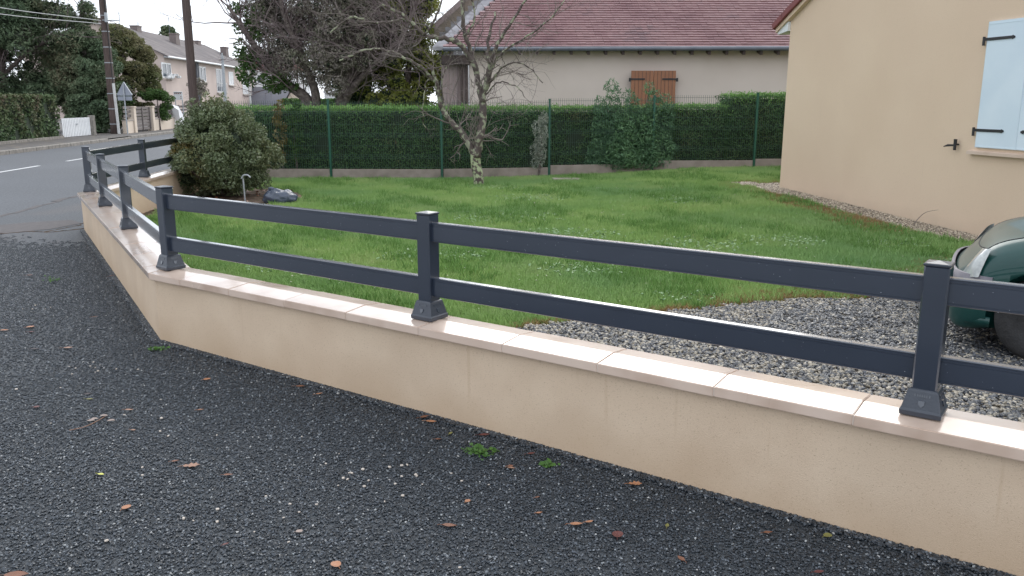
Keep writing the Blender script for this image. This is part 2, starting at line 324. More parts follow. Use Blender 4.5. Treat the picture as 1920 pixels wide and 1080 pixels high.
def gz(x, y):     # gentle rise of the lawn towards the house corner
    return .13 * sstep(1.5, 5.2, x) * sstep(10.5, 16.5, y) + .03 * sstep(-1, 3, x) * sstep(15, 20, y)

# ------------------------------------------------------------------ geometry nodes scatter
def scatter(name, me_src, m, density, prim, smin, smax, seed=1, tilt=.25, label=None, cat=None, dims=(1, .8, .55), depth=.055, blade=.0035, blades=14, spread=.09):
    o = bpy.data.objects.new(name, me_src); COL.objects.link(o); me_src.materials.append(m)
    ng = bpy.data.node_groups.new(name + '_nodes', 'GeometryNodeTree')
    ng.interface.new_socket('Geometry', in_out='INPUT', socket_type='NodeSocketGeometry')
    ng.interface.new_socket('Geometry', in_out='OUTPUT', socket_type='NodeSocketGeometry')
    N = ng.nodes; L = ng.links; gi = N.new('NodeGroupInput'); go = N.new('NodeGroupOutput')
    dp = N.new('GeometryNodeDistributePointsOnFaces'); dp.inputs['Density'].default_value = density; dp.inputs['Seed'].default_value = seed
    L.new(gi.outputs[0], dp.inputs['Mesh'])
    def rnd(kind, lo, hi, sd):
        r = N.new('FunctionNodeRandomValue'); r.data_type = kind
        if kind == 'FLOAT_VECTOR': r.inputs[0].default_value = lo; r.inputs[1].default_value = hi; r.inputs['Seed'].default_value = sd; return r.outputs[0]
        r.inputs[2].default_value = lo; r.inputs[3].default_value = hi; r.inputs['Seed'].default_value = sd; return r.outputs[1]
    if prim == 'stone':
        ic = N.new('GeometryNodeMeshIcoSphere'); ic.inputs['Radius'].default_value = 1; ic.inputs['Subdivisions'].default_value = 1 if blades == 14 else 2
        sp = N.new('GeometryNodeSetPosition'); L.new(ic.outputs[0], sp.inputs['Geometry'])
        L.new(rnd('FLOAT_VECTOR', (-.22,) * 3, (.22,) * 3, seed + 5), sp.inputs['Offset'])
        tr = N.new('GeometryNodeTransform'); tr.inputs['Scale'].default_value = dims; L.new(sp.outputs[0], tr.inputs['Geometry']); src = tr.outputs[0]
        sm = N.new('GeometryNodeSetMaterial'); sm.inputs['Material'].default_value = m; L.new(src, sm.inputs[0]); src = sm.outputs[0]
        ip = N.new('GeometryNodeInstanceOnPoints'); L.new(dp.outputs[0], ip.inputs['Points']); L.new(src, ip.inputs['Instance'])
        L.new(rnd('FLOAT_VECTOR', (-tilt, -tilt, 0), (tilt, tilt, 6.283), seed + 1), ip.inputs['Rotation'])
        vs = rnd('FLOAT', smin, smax, seed + 2); L.new(vs, ip.inputs['Scale'])
    else:
        co = N.new('GeometryNodeMeshCone'); co.inputs['Vertices'].default_value = 3; co.inputs['Radius Top'].default_value = 0
        co.inputs['Radius Bottom'].default_value = blade; co.inputs['Depth'].default_value = depth; co.fill_type = 'NONE'
        gr = N.new('GeometryNodeMeshGrid'); gr.inputs[0].default_value = spread; gr.inputs[1].default_value = spread; gr.inputs[2].default_value = 2; gr.inputs[3].default_value = 2
        d2 = N.new('GeometryNodeDistributePointsOnFaces'); d2.inputs['Density'].default_value = blades / spread ** 2; d2.inputs['Seed'].default_value = seed + 9
        L.new(gr.outputs[0], d2.inputs['Mesh'])
        i2 = N.new('GeometryNodeInstanceOnPoints'); L.new(d2.outputs[0], i2.inputs['Points']); L.new(co.outputs[0], i2.inputs['Instance'])
        L.new(rnd('FLOAT_VECTOR', (-tilt, -tilt, 0), (tilt, tilt, 6.283), seed + 3), i2.inputs['Rotation'])
        L.new(rnd('FLOAT', .6, 1.25, seed + 4), i2.inputs['Scale'])
        rl = N.new('GeometryNodeRealizeInstances'); L.new(i2.outputs[0], rl.inputs[0])
        sm = N.new('GeometryNodeSetMaterial'); sm.inputs['Material'].default_value = m; L.new(rl.outputs[0], sm.inputs[0])
        ip = N.new('GeometryNodeInstanceOnPoints'); L.new(dp.outputs[0], ip.inputs['Points']); L.new(sm.outputs[0], ip.inputs['Instance'])
        L.new(rnd('FLOAT_VECTOR', (-.12, -.12, 0), (.12, .12, 6.283), seed + 1), ip.inputs['Rotation'])
        L.new(rnd('FLOAT', smin, smax, seed + 2), ip.inputs['Scale'])
    L.new(ip.outputs[0], go.inputs[0])
    md = o.modifiers.new('scatter', 'NODES'); md.node_group = ng
    return meta(o, label, cat, kind='stuff')
def grid_mesh(name, inside, x0, x1, y0, y1, st, zf, clip=None):
    """grid of small quads kept where inside(x,y)"""
    xs = np.arange(x0, x1, st); ys = np.arange(y0, y1, st); V = []; F = []
    for x in xs:
        for y in ys:
            if inside(x + st / 2, y + st / 2):
                k = len(V)
                for dx, dy in ((0, 0), (st, 0), (st, st), (0, st)): V.append((x + dx, y + dy, float(zf(x + dx, y + dy))))
                F.append([k, k + 1, k + 2, k + 3])
    return np_mesh(name, V, F)
def in_poly(poly):
    def f(x, y):
        c = False; n = len(poly)
        for i in range(n):
            x1, y1 = poly[i]; x2, y2 = poly[(i + 1) % n]
            if (y1 > y) != (y2 > y) and x < (x2 - x1) * (y - y1) / (y2 - y1) + x1: c = not c
        return c
    return f

# ================================================================== SETTING
# outer edge of the low wall's coping, from right of the camera round to the mesh fence
OUT = [Vector((5.13, .43)), Vector((-2.61, 5.94)), Vector((-5.86, 11.38)), Vector((-6.62, 19.1))]
def offset_line(L, d):
    """polyline moved d to its right, mitred"""
    out = []
    for i, p in enumerate(L):
        ns = []
        if i > 0: e = (L[i] - L[i - 1]).normalized(); ns.append(Vector((e.y, -e.x)))
        if i < len(L) - 1: e = (L[i + 1] - L[i]).normalized(); ns.append(Vector((e.y, -e.x)))
        if len(ns) == 1: out.append(p + ns[0] * d)
        else:
            b = (ns[0] + ns[1]).normalized(); out.append(p + b * (d / b.dot(ns[0])))
    return out
CW = .30
o_wall = offset_line(OUT, .04); i_wall = offset_line(OUT, CW - .04); i_cop = offset_line(OUT, CW); crest = offset_line(OUT, CW * .5); ctr = offset_line(OUT, .16)

sheet('ground', [(-160, -30), (120, -30), (120, 260), (-160, 260)], -.03, M['lawn_soil'])
def road_e(y): return -7.83 - .1 * (y - 12.84)
def kerb_x(y): return -16.75 - .1 * (y - 28.2)
road = sheet('road', [(road_e(-25), -25), (road_e(200), 200), (kerb_x(200), 200), (kerb_x(-25), -25)], -.004, M['asphalt'])
for y0, y1 in ((-5.5, -2.5), (2.0, 5.0), (9.2, 12.2), (17.6, 23.3), (25.1, 28.1), (32.5, 35.5), (40, 43), (47.5, 50.5), (55, 58)):
    f = lambda y: -12.75 - .095 * (y - 21.2)
    part('road_marking', [(f(y0) - .06, y0, 0), (f(y0) + .06, y0, 0), (f(y1) + .06, y1, 0), (f(y1) - .06, y1, 0)], [[0, 1, 2, 3]], M['white_paint'], road)
near_walk = sheet('near_sidewalk', [(road_e(11.0), 11.0), (-5.6, 11.0), (-6.3, 19.2), (-8.0, 60), (-12.0, 120), (road_e(120), 120)], .0, M['apron'])
drive = sheet('driveway', [(road_e(-20), -20), (8, -20), (8, 0), (5.15, .48), (-2.50, 5.98), (-5.7, 11.45), (-5.6, 11.0), (road_e(11.0), 11.0)], .0, M['apron'])
# worn channel where drive meets road
ch = MB()
for k in range(26):
    y = 8.0 + k * .55 + random.uniform(-.05, .05); w = random.uniform(.05, .16)
    ch.box((road_e(y) + random.uniform(-.04, .04), y, .001), (w, .56, .004), rz=.1 + random.uniform(-.1, .1))
ch.build('gutter_edge', M['patch'], drive, kind='stuff')
# far pavement with kerb stones
pv = sheet('far_pavement', [(kerb_x(-10) - .18, -10), (kerb_x(160) - .18, 160), (kerb_x(160) - 26, 160), (-60, -10)], .11, M['pavement'])
kb = None
for k in range(64):
    y = 8 + k * 1.0; sag = .10 if 37 < y < 41 else 0.
    dz = random.uniform(-.004, .004) - sag * .6
    if kb is None:
        m_ = MB(); m_.bbox((0, 0, 0), (.17, .985, .26), .015); kb = m_.build('kerb_stone', M['kerb'], pv, local=True)
    else:
        c = kb.copy(); COL.objects.link(c); kb_ = c; c.parent = pv
    o = kb if k == 0 else kb_
    o.location = (kerb_x(y) - .09 - pv.location.x, y, .0 + dz); o.rotation_euler = (0, 0, R(5.7))

# gravelled part of the drive
gpoly = [(-2.53, 5.97), (-5.52, 10.95), (-6.4, 11.3), (-7.5, 11.2), (-7.35, 5.8), (-7.0, .2), (5.3, .2), (5.15, .46)]
gp2 = [(-2.53, 5.97), (-5.2, 10.42)]
for k in range(22):
    f = k / 21; gp2.append((-5.3 - 2.15 * f + random.uniform(-.04, .04), 10.35 - .3 * f + .22 * math.sin(k * 1.3) + random.uniform(-.18, .18)))
gp2 += [(-7.35, 5.8), (-7.0, .2), (5.3, .2), (5.15, .46)]
GB = sheet('gravel_surface', gp2, .004, M['gravel_base'])
def gin(x, y):
    if not in_poly(gpoly)(x, y) or not (abs(x) < .64 * y * 1.05 + .5 and y > .9): return False
    return random.random() < 1 - sstep(9.9, 11.0, y + .25 * math.sin(3 * x))
def g_near(x, y): return gin(x, y) and y < 5.2
def g_far(x, y): return gin(x, y) and y >= 5.2
zero = lambda x, y: .008
scatter('fine_gravel', grid_mesh('fine_gravel', g_near, -4, 5.2, .8, 5.4, .1, zero), M['grain'], 9500, 'stone', .0028, .0075, 3, tilt=.5,
        label='dark crushed gravel covering the drive in front of the low wall', cat='gravel')
scatter('loose_gravel', grid_mesh('loose_gravel', g_far, -7.6, -1, 5.2, 11.4, .05, zero), M['grain'], 3600, 'stone', .004, .0085, 4, tilt=.5,
        label='dark loose gravel on the drive beside the angled wall section', cat='gravel')
# thicker rim of grains against the wall foot
def rim(x, y):
    for a, b in ((o_wall[0], o_wall[1]), (o_wall[1], o_wall[2])):
        p = Vector((x, y)); e = (b - a); t = max(0, min(1, (p - a).dot(e) / e.length_squared)); d = (p - (a + e * t)).length
        if d < .05: return y > 1.5
    return False
scatter('gravel_edge', grid_mesh('gravel_edge', rim, -5.9, 5.2, .8, 11.4, .025, lambda x, y: .012), M['grain'], 14000, 'stone', .005, .011, 5, tilt=.6,
        label='heaped dark gravel grains along the foot of the cream wall', cat='gravel')
# pale chips strewn over the drive
cl = [(-2.75, 5.3, .25, 14), (-.55, 3.6, .38, 34), (1.05, 2.1, .3, 14), (-3.4, 4.9, .45, 12), (-1.1, 3.3, .5, 14), (-.3, 2.5, .8, 14), (-4.6, 7, .8, 22), (.4, 2.4, .7, 16), (-1.9, 4.1, .6, 14), (-5.9, 9.2, .5, 10), (-1.6, 2.6, .7, 10)]
mb = MB()
for cx, cy, s, n in cl:
    for _ in range(int(n * .72)):
        x = random.gauss(cx, s * .5); y = random.gauss(cy, s * .35); q = random.uniform(.0035, .008)
        if in_poly(gpoly)(x, y): mb.bbox((x, y, .012), (q * 2, q * random.uniform(1, 1.7), q), q * .25, rz=random.uniform(0, 3), rx=random.uniform(-.3, .3))
meta(mb.build('pale_chips', M['white_chip']), 'small pale stone chips strewn over the dark gravel drive', 'stones', kind='stuff')

# lawn
i_w2 = i_wall
lawn_poly = [(-6.3, 19.0), tuple(i_w2[2]), tuple(i_w2[1]), (.15, 4.35), (9.5, 4.0), (12, 22), (-6.3, 22)]
xs = np.linspace(-6.5, 12, 60); ys = np.linspace(3.5, 24, 60); V = []; F = []
ipl = in_poly([tuple(i_w2[3] + Vector((0, 2))), tuple(i_w2[3]), tuple(i_w2[2]), tuple(i_w2[1]), tuple(i_w2[0]), (12, .2), (12, 24), (-6.3, 24)])
inlawn = ipl
me = grid_mesh('lawn', lambda x, y: ipl(x, y), -6.6, 11, .0, 24, .2, lambda x, y: gz(x, y) - .012)
lo = bpy.data.objects.new('lawn', me); me.materials.append(M['lawn_soil']); COL.objects.link(lo); lo['kind'] = 'structure'
peb_poly = [(-.45, 5.95), (-.1, 6.2), (.2, 6.42), (.8, 6.72), (1.5, 6.92), (2.1, 7.15), (2.6, 7.34), (3.1, 7.3), (3.6, 7.5), (4.4, 8.4), (5.2, 9.3), (7.5, 9.6), (8, 3), (5.4, .6)] + [tuple(i_wall[0]), tuple(i_wall[0].lerp(i_wall[1], .72))]
inpeb = in_poly(peb_poly)
def d_seg(x, y, P):
    m_ = 9
    for a, b in zip(P[:-1], P[1:]):
        ex, ey = b[0] - a[0], b[1] - a[1]; t = max(0, min(1, ((x - a[0]) * ex + (y - a[1]) * ey) / (ex * ex + ey * ey)))
        m_ = min(m_, math.hypot(x - a[0] - ex * t, y - a[1] - ey * t))
    return m_
# right-hand house wall line
HC = Vector((5.06, 16.0)); HD = Vector((.205, -.979)); HN = Vector((-.979, -.205))   # corner, direction to camera, outward
def hside(x, y): p = Vector((x, y)) - HC; return p.dot(HN), p.dot(HD)
def in_strip(x, y):
    n, s = hside(x, y); w = .5 + .04 * s * .5 + .04 * math.sin(s * 3)
    return (0 < n < w and -.75 < s < 9) or (n <= 0 and n > -6 and -.75 < s < 0) or (n > 0 and n < .55 and -1.15 < s < -.4)
def inhouse(x, y): n, s = hside(x, y); return n < 0 and s > 0
soil_c = (-4.95, 15.0)
def insoil(x, y): return ((x + 5.0) / 1.1) ** 2 + ((y - 15.1) / 1.75) ** 2 < 1 + .25 * math.sin(5 * x + 3 * y) or (d_seg(x, y, [tuple(p) for p in i_wall[1:4]]) < .22 + .06 * math.sin(5 * y) and y > 6.1)
def ragged(x, y): return .05 * math.sin(9 * x + 4 * y) + .04 * math.sin(17 * y - 6 * x)
def lawn_ok(x, y):
    if not inlawn(x, y) or inpeb(x, y) or in_strip(x, y) or inhouse(x, y) or insoil(x, y): return False
    if y > 19.15 + max(0, (x + 1.58)) * .235: return False
    return True
def bare_band(x, y):
    n, s = hside(x, y); return 0 < n < .85 + .08 * s + 2 * ragged(x, y) and .6 < s < 4.8
me = grid_mesh('lawn_grass', lambda x, y: lawn_ok(x, y) and not (bare_band(x, y) and random.random() < .85) and d_seg(x, y, peb_poly[:11]) > .04 + ragged(x, y), -6.4, 7.2, 4.6, 21.4, .1, lambda x, y: gz(x, y) - .006)
scatter('lawn_grass', me, M['grass'], 430, 'grass', .7, 1.3, 11, tilt=.75, label='short green lawn grass between the railing and the hedge', cat='grass', depth=.058, blade=.004, blades=16, spread=.11)
def tuft_ok(x, y): return lawn_ok(x, y) and d_seg(x, y, peb_poly[:11]) > .05 and math.sin(1.7 * x + .6 * y) * math.sin(1.1 * y - .8 * x) + .5 * math.sin(4.1 * x + 2.7 * y) > random.uniform(-.2, 1.0)
scatter('grass_tufts', grid_mesh('grass_tufts', tuft_ok, -6.4, 7.2, 4.6, 20.4, .1, lambda x, y: gz(x, y) - .006), M['tuft'], 95, 'grass', .8, 1.7, 13, tilt=.55, label='taller uneven tufts standing out of the lawn', cat='grass', depth=.075, blade=.0045, blades=20, spread=.09)
def straw_ok(x, y): return lawn_ok(x, y) and math.sin(1.3 * x - 1.1 * y + 1) * math.sin(.9 * y + .7 * x) > random.uniform(.35, 1.4)
scatter('straw_thatch', grid_mesh('straw_thatch', straw_ok, -6.4, 7.2, 4.6, 20.4, .1, lambda x, y: gz(x, y) - .004), M['dry_grass'], 150, 'grass', .6, 1.1, 14, tilt=1.0, label='dry straw coloured blades mixed thinly into the lawn', cat='grass', depth=.05, blade=.0035, blades=12, spread=.1)
def dry_ok(x, y):
    n, s = hside(x, y)
    a = lawn_ok(x, y) and y < 9.5 and x > -.6 and d_seg(x, y, peb_poly[:11]) < (.07 + .32 * sstep(.6, 3.0, x) + ragged(x, y))
    b = inlawn(x, y) and not inhouse(x, y) and not in_strip(x, y) and n < .88 + .08 * s + 1.6 * ragged(x, y) and -1.2 < s < 5.0 and not inpeb(x, y)
    return a or b
me = grid_mesh('dry_grass', dry_ok, -.7, 6.6, 6, 17.8, .05, lambda x, y: gz(x, y) - .004)
scatter('dry_grass', me, M['dry_grass'], 760, 'grass', .6, 1.2, 15, tilt=.9, label='scorched brown grass edging the pebbles and the house strip', cat='dry grass', depth=.05, blade=.0035, blades=14, spread=.1)
# broad-leaved weed patches in the lawn
wp = [(-.1, 12.6, .75), (.9, 11.0, .55), (2.2, 10.1, .6), (1.5, 7.35, .28), (-.2, 17.0, .5), (-2.6, 14.2, .35), (-.9, 9.4, .5), (.7, 8.6, .45), (3.4, 10.4, .5), (4.6, 10.2, .4), (.3, 15.2, .6), (-3.4, 12.3, .4), (-2.2, 8.7, .5), (3.0, 14.6, .5), (5.0, 8.9, .4), (-1.5, 11.5, .5)]
def weedin(x, y): return lawn_ok(x, y) and any(((x - a) / (c * 1.3)) ** 2 + ((y - b) / c) ** 2 < random.uniform(.1, 1.1) for a, b, c in wp)
scatter('clover_patches', grid_mesh('clover_patches', weedin, -5, 6.5, 6, 18, .08, lambda x, y: gz(x, y) + .035), M['weed'], 240, 'stone', .012, .034, 21, tilt=.6, label='pale broad-leaved weeds in patches through the lawn', cat='weeds', dims=(1, .55, .12))
def tiny(x, y): return lawn_ok(x, y) and random.random() < .5
scatter('lawn_daisies', grid_mesh('lawn_daisies', tiny, -5.5, 6.5, 6, 18, .3, lambda x, y: gz(x, y) + .045), M['white_chip'], 9, 'stone', .004, .009, 22, tilt=.3, label='tiny white daisies and seed heads dotted over the lawn', cat='daisies', dims=(1, 1, .4))
# pebble bed
me = grid_mesh('pebble_bed_surface', lambda x, y: inpeb(x, y) and inlawn(x, y), -.8, 8, .3, 9.7, .1, lambda x, y: gz(x, y) + .0)
pb = bpy.data.objects.new('pebble_surface', me); me.materials.append(M['pebble_base']); COL.objects.link(pb); pb['kind'] = 'structure'
def is_dark(x, y): return ((x - 3.0) / 1.0) ** 2 + ((y - 6.3) / .85) ** 2 < 1 or x > 3.3 + .3 * math.sin(4 * y)
pin = lambda x, y: inpeb(x, y) and inlawn(x, y) and x / max(y, .1) < 1.25
scatter('river_pebbles', grid_mesh('river_pebbles', lambda x, y: pin(x, y) and (not is_dark(x, y) or random.random() < .3), -.8, 7.6, 1.2, 9.6, .1, lambda x, y: gz(x, y) + .010), M['pebble'], 2900, 'stone', .007, .018, 31, tilt=.6,
        label='loose cream and grey pebbles behind the low wall', cat='pebbles', blades=15)
scatter('slate_chips', grid_mesh('slate_chips', lambda x, y: pin(x, y) and is_dark(x, y), .8, 7.6, 1.2, 9.6, .1, lambda x, y: gz(x, y) + .010), M['dark_pebble'], 3100, 'stone', .007, .019, 33, tilt=.5,
        label='dark slate chips spread in front of the parked car', cat='slate chips', dims=(1, .7, .35))
scatter('wall_foot_gravel', grid_mesh('wall_foot_gravel', lambda x, y: in_strip(x, y) and not inhouse(x, y), 4, 8, 7, 18, .08, lambda x, y: gz(x, y) + .004), M['wallstrip_pebble'], 1500, 'stone', .008, .018, 35, tilt=.5,
        label='beige gravel strip along the foot of the beige house wall', cat='gravel')
me = grid_mesh('strip_base', lambda x, y: in_strip(x, y) and not inhouse(x, y), 4, 8, 7, 18, .08, lambda x, y: gz(x, y) - .003)
sb_ = bpy.data.objects.new('gravel_strip_surface', me); me.materials.append(M['pebble_base']); COL.objects.link(sb_); sb_['kind'] = 'structure'
me = grid_mesh('flower_bed', lambda x, y: insoil(x, y) and inlawn(x, y), -6.6, -2, 6, 19, .1, lambda x, y: gz(x, y) + .004 + random.uniform(0, .01))
sb_ = bpy.data.objects.new('flower_bed', me); me.materials.append(M['soil']); COL.objects.link(sb_); sb_['kind'] = 'structure'
P = []
for _ in range(700):
    x = random.uniform(-6.2, -3.4); y = random.uniform(8.5, 17.2)
    if insoil(x, y) and inlawn(x, y): P.append((x, y, .02 + random.random() * .02))
V, F = leaves(np.array(P), .07, .6, Nrm=np.tile((0, 0, 1.), (len(P), 1)), flat=.35)
meta(part('leaf_litter', V, F, M['leaf_brown'], None, loc=(0, 0, 0)), 'brown leaf litter on the bare soil under the round bush', 'leaf litter', kind='stuff')

# ================================================================== LOW WALL
wall = thing('garden_wall', 'low cream rendered garden wall with pale stone coping round the drive corner', 'wall', (-2.5, 6.1, 0))
mb = MB()
for i in range(3):
    a, b, c, d = o_wall[i], o_wall[i + 1], i_wall[i + 1], i_wall[i]
    e = (b - a).normalized() * (.003 if i else 0)
    mb.prism([tuple(a), tuple(b), tuple(c), tuple(d)], -.05, .468)
# the three stretches share mitre planes; weld them into one shell instead of butting
ob = o_wall; ib = i_wall; n = 4
V = [(p.x, p.y, z) for z in (-.05, .468) for p in ob] + [(p.x, p.y, z) for z in (-.05, .468) for p in ib]
F = []
for i in range(3):
    F += [[i, i + 1, 4 + i + 1, 4 + i], [8 + i + 1, 8 + i, 12 + i, 12 + i + 1], [4 + i, 4 + i + 1, 12 + i + 1, 12 + i]]
F += [[0, 4, 12, 8], [3, 11, 15, 7]]
part('rendered_wall', V, F, M['render_wall'], wall)
# coping stones, cut square except at the mitres
def coping(a, b, sa, sb, da=0., db=0.):
    """stone from s=sa to s=sb along the outer edge a->b; da/db = extra length of the inner edge (mitre)"""
    e = (b - a).normalized(); nn = Vector((e.y, -e.x)); g = .0022; dz = random.uniform(-.002, .002)
    bm = bmesh.new(); rings = []
    for s, dd in ((sa + g, da), (sb - g, db)):
        ring = []
        for off, z in ((0, .472), (0, .517), (CW * .52, .531), (CW, .517), (CW, .472)):
            p = a + e * (s + dd * off / CW) + nn * off
            ring.append(bm.verts.new((p.x, p.y, z + dz)))
        rings.append(ring)
    for k in range(5): bm.faces.new([rings[0][k], rings[0][(k + 1) % 5], rings[1][(k + 1) % 5], rings[1][k]])
    bm.faces.new(rings[0][::-1]); bm.faces.new(rings[1])
    bmesh.ops.recalc_face_normals(bm, faces=bm.faces[:])
    bmesh.ops.bevel(bm, geom=bm.edges[:], offset=.003, segments=2, affect='EDGES')
    bm.verts.ensure_lookup_table(); V = [v.co[:] for v in bm.verts]; F = [[v.index for v in f.verts] for f in bm.faces]; bm.free()
    return part('coping_stone', V, F, M['coping'], wall)
mort = MB()
def run(i, cuts):
    a, b = OUT[i], OUT[i + 1]; Ls = (b - a).length; e = (b - a).normalized(); nn = Vector((e.y, -e.x))
    def inner_shift(idx):      # along-edge shift of inner mitre point relative to outer corner
        return (i_cop[idx] - OUT[idx]).dot(e)
    c = [0] + cuts + [Ls]
    for k in range(len(c) - 1):
        coping(a, b, c[k], c[k + 1], inner_shift(i) if k == 0 else 0, inner_shift(i + 1) if k == len(c) - 2 else 0)
        if k:
            p0 = a + e * c[k] + nn * .004; p1 = a + e * c[k] + nn * (CW - .004)
            cc = (p0 + p1) / 2
            mort.box((cc.x, cc.y, .4945), ((CW - .006), .006, .039), rz=math.atan2(nn.y, nn.x))
L0 = (OUT[1] - OUT[0]).length
def s_at(x): return (OUT[0].x - x) / abs((OUT[1] - OUT[0]).normalized().x)
cuts = sorted([s_at(x) for x in (4.1, 3.65, 3.2, 2.74, 2.28, 1.82, 1.34, .87, .40, -.05, -.51, -.97, -1.41, -1.86, -2.3)])
run(0, cuts); run(1, [.57 * k + .25 for k in range(11)][:-0 or None]); run(2, [.57 * k + .4 for k in range(13)])
mort.build('mortar_joints', M['mortar'], wall, kind='stuff')

# ================================================================== RAILING
rf = thing('rail_fence', 'anthracite two-rail post fence standing on the cream garden wall', 'railing', (-2.5, 6.2, .53))
e0 = (OUT[0] - OUT[1]).normalized()
Pst = []
def on_ctr(i, s): a = OUT[i]; b = OUT[i + 1]; e = (b - a).normalized(); nn = Vector((e.y, -e.x)); return a + e * s + nn * .16
L0_ = L0
near = [L0 - 7.62, L0 - 5.07, L0 - 2.52]
Pst.append((on_ctr(0, near[0]), None)); Pst.append((on_ctr(0, near[1]), None)); Pst.append((on_ctr(0, near[2]), None))
Pst.append((ctr[1], 'c')); Pst.append((on_ctr(1, 2.36), None)); Pst.append((on_ctr(1, 4.45), None)); Pst.append((ctr[2] , 'c'))
Pst.append((on_ctr(2, 2.3), None)); Pst.append((on_ctr(2, 4.35), None)); Pst.append((on_ctr(2, 6.4), None))
angs = []
for i, (p, _) in enumerate(Pst):
    a = Pst[max(0, i - 1)][0]; b = Pst[min(len(Pst) - 1, i + 1)][0]
    d1 = (p - a).normalized() if i else (b - p).normalized(); d2 = (b - p).normalized() if i < len(Pst) - 1 else d1
    d = (d1 + d2).normalized(); angs.append(math.atan2(d.y, d.x))
angs[3] = math.atan2((Pst[3][0] - Pst[4][0]).y, (Pst[3][0] - Pst[4][0]).x) + .35
Z0 = .53
proto = {}
def make_post():
    mb = MB(); mb.bbox((0, 0, .298), (.09, .09, .58), .006)
    post = mb.build('post', M['rail'], rf, local=True)
    mb = MB(); mb.bbox((0, 0, .5915), (.096, .096, .011), .003)
    V = [(-.04, -.04, .597), (.04, -.04, .597), (.04, .04, .597), (-.04, .04, .597), (0, 0, .605)]
    mb.add(V, [[0, 1, 4], [1, 2, 4], [2, 3, 4], [3, 0, 4]]); mb.build('post_cap', M['foot'], post, local=True)
    # flared foot
    bm = bmesh.new(); rings = []
    for h, z in ((.074, 0.), (.076, .022), (.071, .026), (.054, .098), (.0495, .105)):
        rings.append([bm.verts.new((x * h, y * h, z)) for x, y in ((-1, -1), (1, -1), (1, 1), (-1, 1))])
    for j in range(4):
        for k in range(4): bm.faces.new([rings[j][k], rings[j][(k + 1) % 4], rings[j + 1][(k + 1) % 4], rings[j + 1][k]])
    bm.faces.new(rings[4]); bm.faces.new(rings[0][::-1])
    bmesh.ops.bevel(bm, geom=bm.edges[:], offset=.0025, segments=1, affect='EDGES')
    bm.verts.ensure_lookup_table(); V = [v.co[:] for v in bm.verts]; F = [[v.index for v in f.verts] for f in bm.faces]; bm.free()
    foot = part('post_foot', V, F, M['foot'], post, local=True)
    mb = MB()
    for q in range(4):          # shield-shaped boss and screw head on each side, corner ribs
        c, s = math.cos(q * math.pi / 2), math.sin(q * math.pi / 2); sl = math.atan2(.029, .072)
        def tp(u, z, out): y = -(.071 - (z - .026) * .017 / .072) - out; return (c * u - s * y, s * u + c * y, z)
        V = [tp(u, z, o_) for o_ in (-.001, .004) for u, z in ((-.011, .064), (.011, .064), (.011, .05), (0, .038), (-.011, .05))]
        mb.add(V, [[5, 6, 7, 8, 9], [0, 1, 6, 5], [1, 2, 7, 6], [2, 3, 8, 7], [3, 4, 9, 8], [4, 0, 5, 9]])
        for uu in (-.026, .026): mb.add([tp(uu + dx, z + dz_, o_) for o_ in (-.001, .0025) for dx, z, dz_ in ((-.002, .078, 0), (.002, .078, 0), (.002, .088, 0), (-.002, .088, 0))], [[4, 5, 6, 7], [0, 1, 5, 4], [1, 2, 6, 5], [2, 3, 7, 6], [3, 0, 4, 7]])
        for k in range(5): # faint embossed lettering strokes
            uu = -.016 + k * .008
            mb.add([tp(uu + dx, z, o_) for o_ in (-.001, .0012) for dx, z in ((-.0022, .078), (.0022, .078), (.0012, .087), (-.0022, .087))], [[4, 5, 6, 7], [0, 1, 5, 4], [1, 2, 6, 5], [2, 3, 7, 6], [3, 0, 4, 7]])
    mb.build('foot_emboss', M['rail'], post, local=True, kind='stuff')
    return post
pp = make_post()
kids = [x for x in bpy.data.objects if x.parent == pp]
for i, ((p, _), an) in enumerate(zip(Pst, angs)):
    if i == 0: o = pp
    else:
        o = pp.copy(); COL.objects.link(o); o.parent = rf
        for k in kids: c = k.copy(); COL.objects.link(c); c.parent = o
    o.location = Vector((p.x, p.y, Z0)) - rf.location; o.rotation_euler = (0, 0, an)
def rail(p, q, z0, z1, trim=.035):
    e = (q - p).normalized(); nn = Vector((e.y, -e.x)); a = p + e * trim; b = q - e * trim; t = .021; h = z1 - z0
    # profile with two fine grooves under the top arris and one above the bottom
    prof = [(-t, .003), (-t + .003, 0), (t - .003, 0), (t, .003), (t, .008), (t - .0015, .009), (t - .0015, .011), (t, .012),
            (t, h - .021), (t - .0018, h - .020), (t - .0018, h - .017), (t, h - .016), (t, h - .0115), (t - .0018, h - .0105), (t - .0018, h - .0075), (t, h - .0065), (t, h - .004), (t - .004, h),
            (-t + .004, h), (-t, h - .004), (-t, h - .0065), (-t + .0018, h - .0075), (-t + .0018, h - .0105), (-t, h - .0115), (-t, h - .016), (-t + .0018, h - .017), (-t + .0018, h - .020), (-t, h - .021), (-t, .012), (-t + .0015, .011), (-t + .0015, .009), (-t, .008)]
    V = []; n_ = len(prof)
    for s in (a, b):
        for u, z in prof: w = s + nn * u; V.append((w.x, w.y, z0 + z))
    F = [[k, (k + 1) % n_, n_ + (k + 1) % n_, n_ + k] for k in range(n_)] + [list(range(n_))[::-1], list(range(n_, 2 * n_))]
    r_ = part('rail', V, F, M['rail'], rf)
    # collar sleeves at each post
    L_ = (b - a).length
    # rain drops on near rails
    return r_, a, b, e, nn, t
bmd = bmesh.new(); bmesh.ops.create_icosphere(bmd, subdivisions=1, radius=1.)
DV = np.array([v.co[:] for v in bmd.verts]); DF = np.array([[v.index for v in f.verts] for f in bmd.faces]); bmd.free()
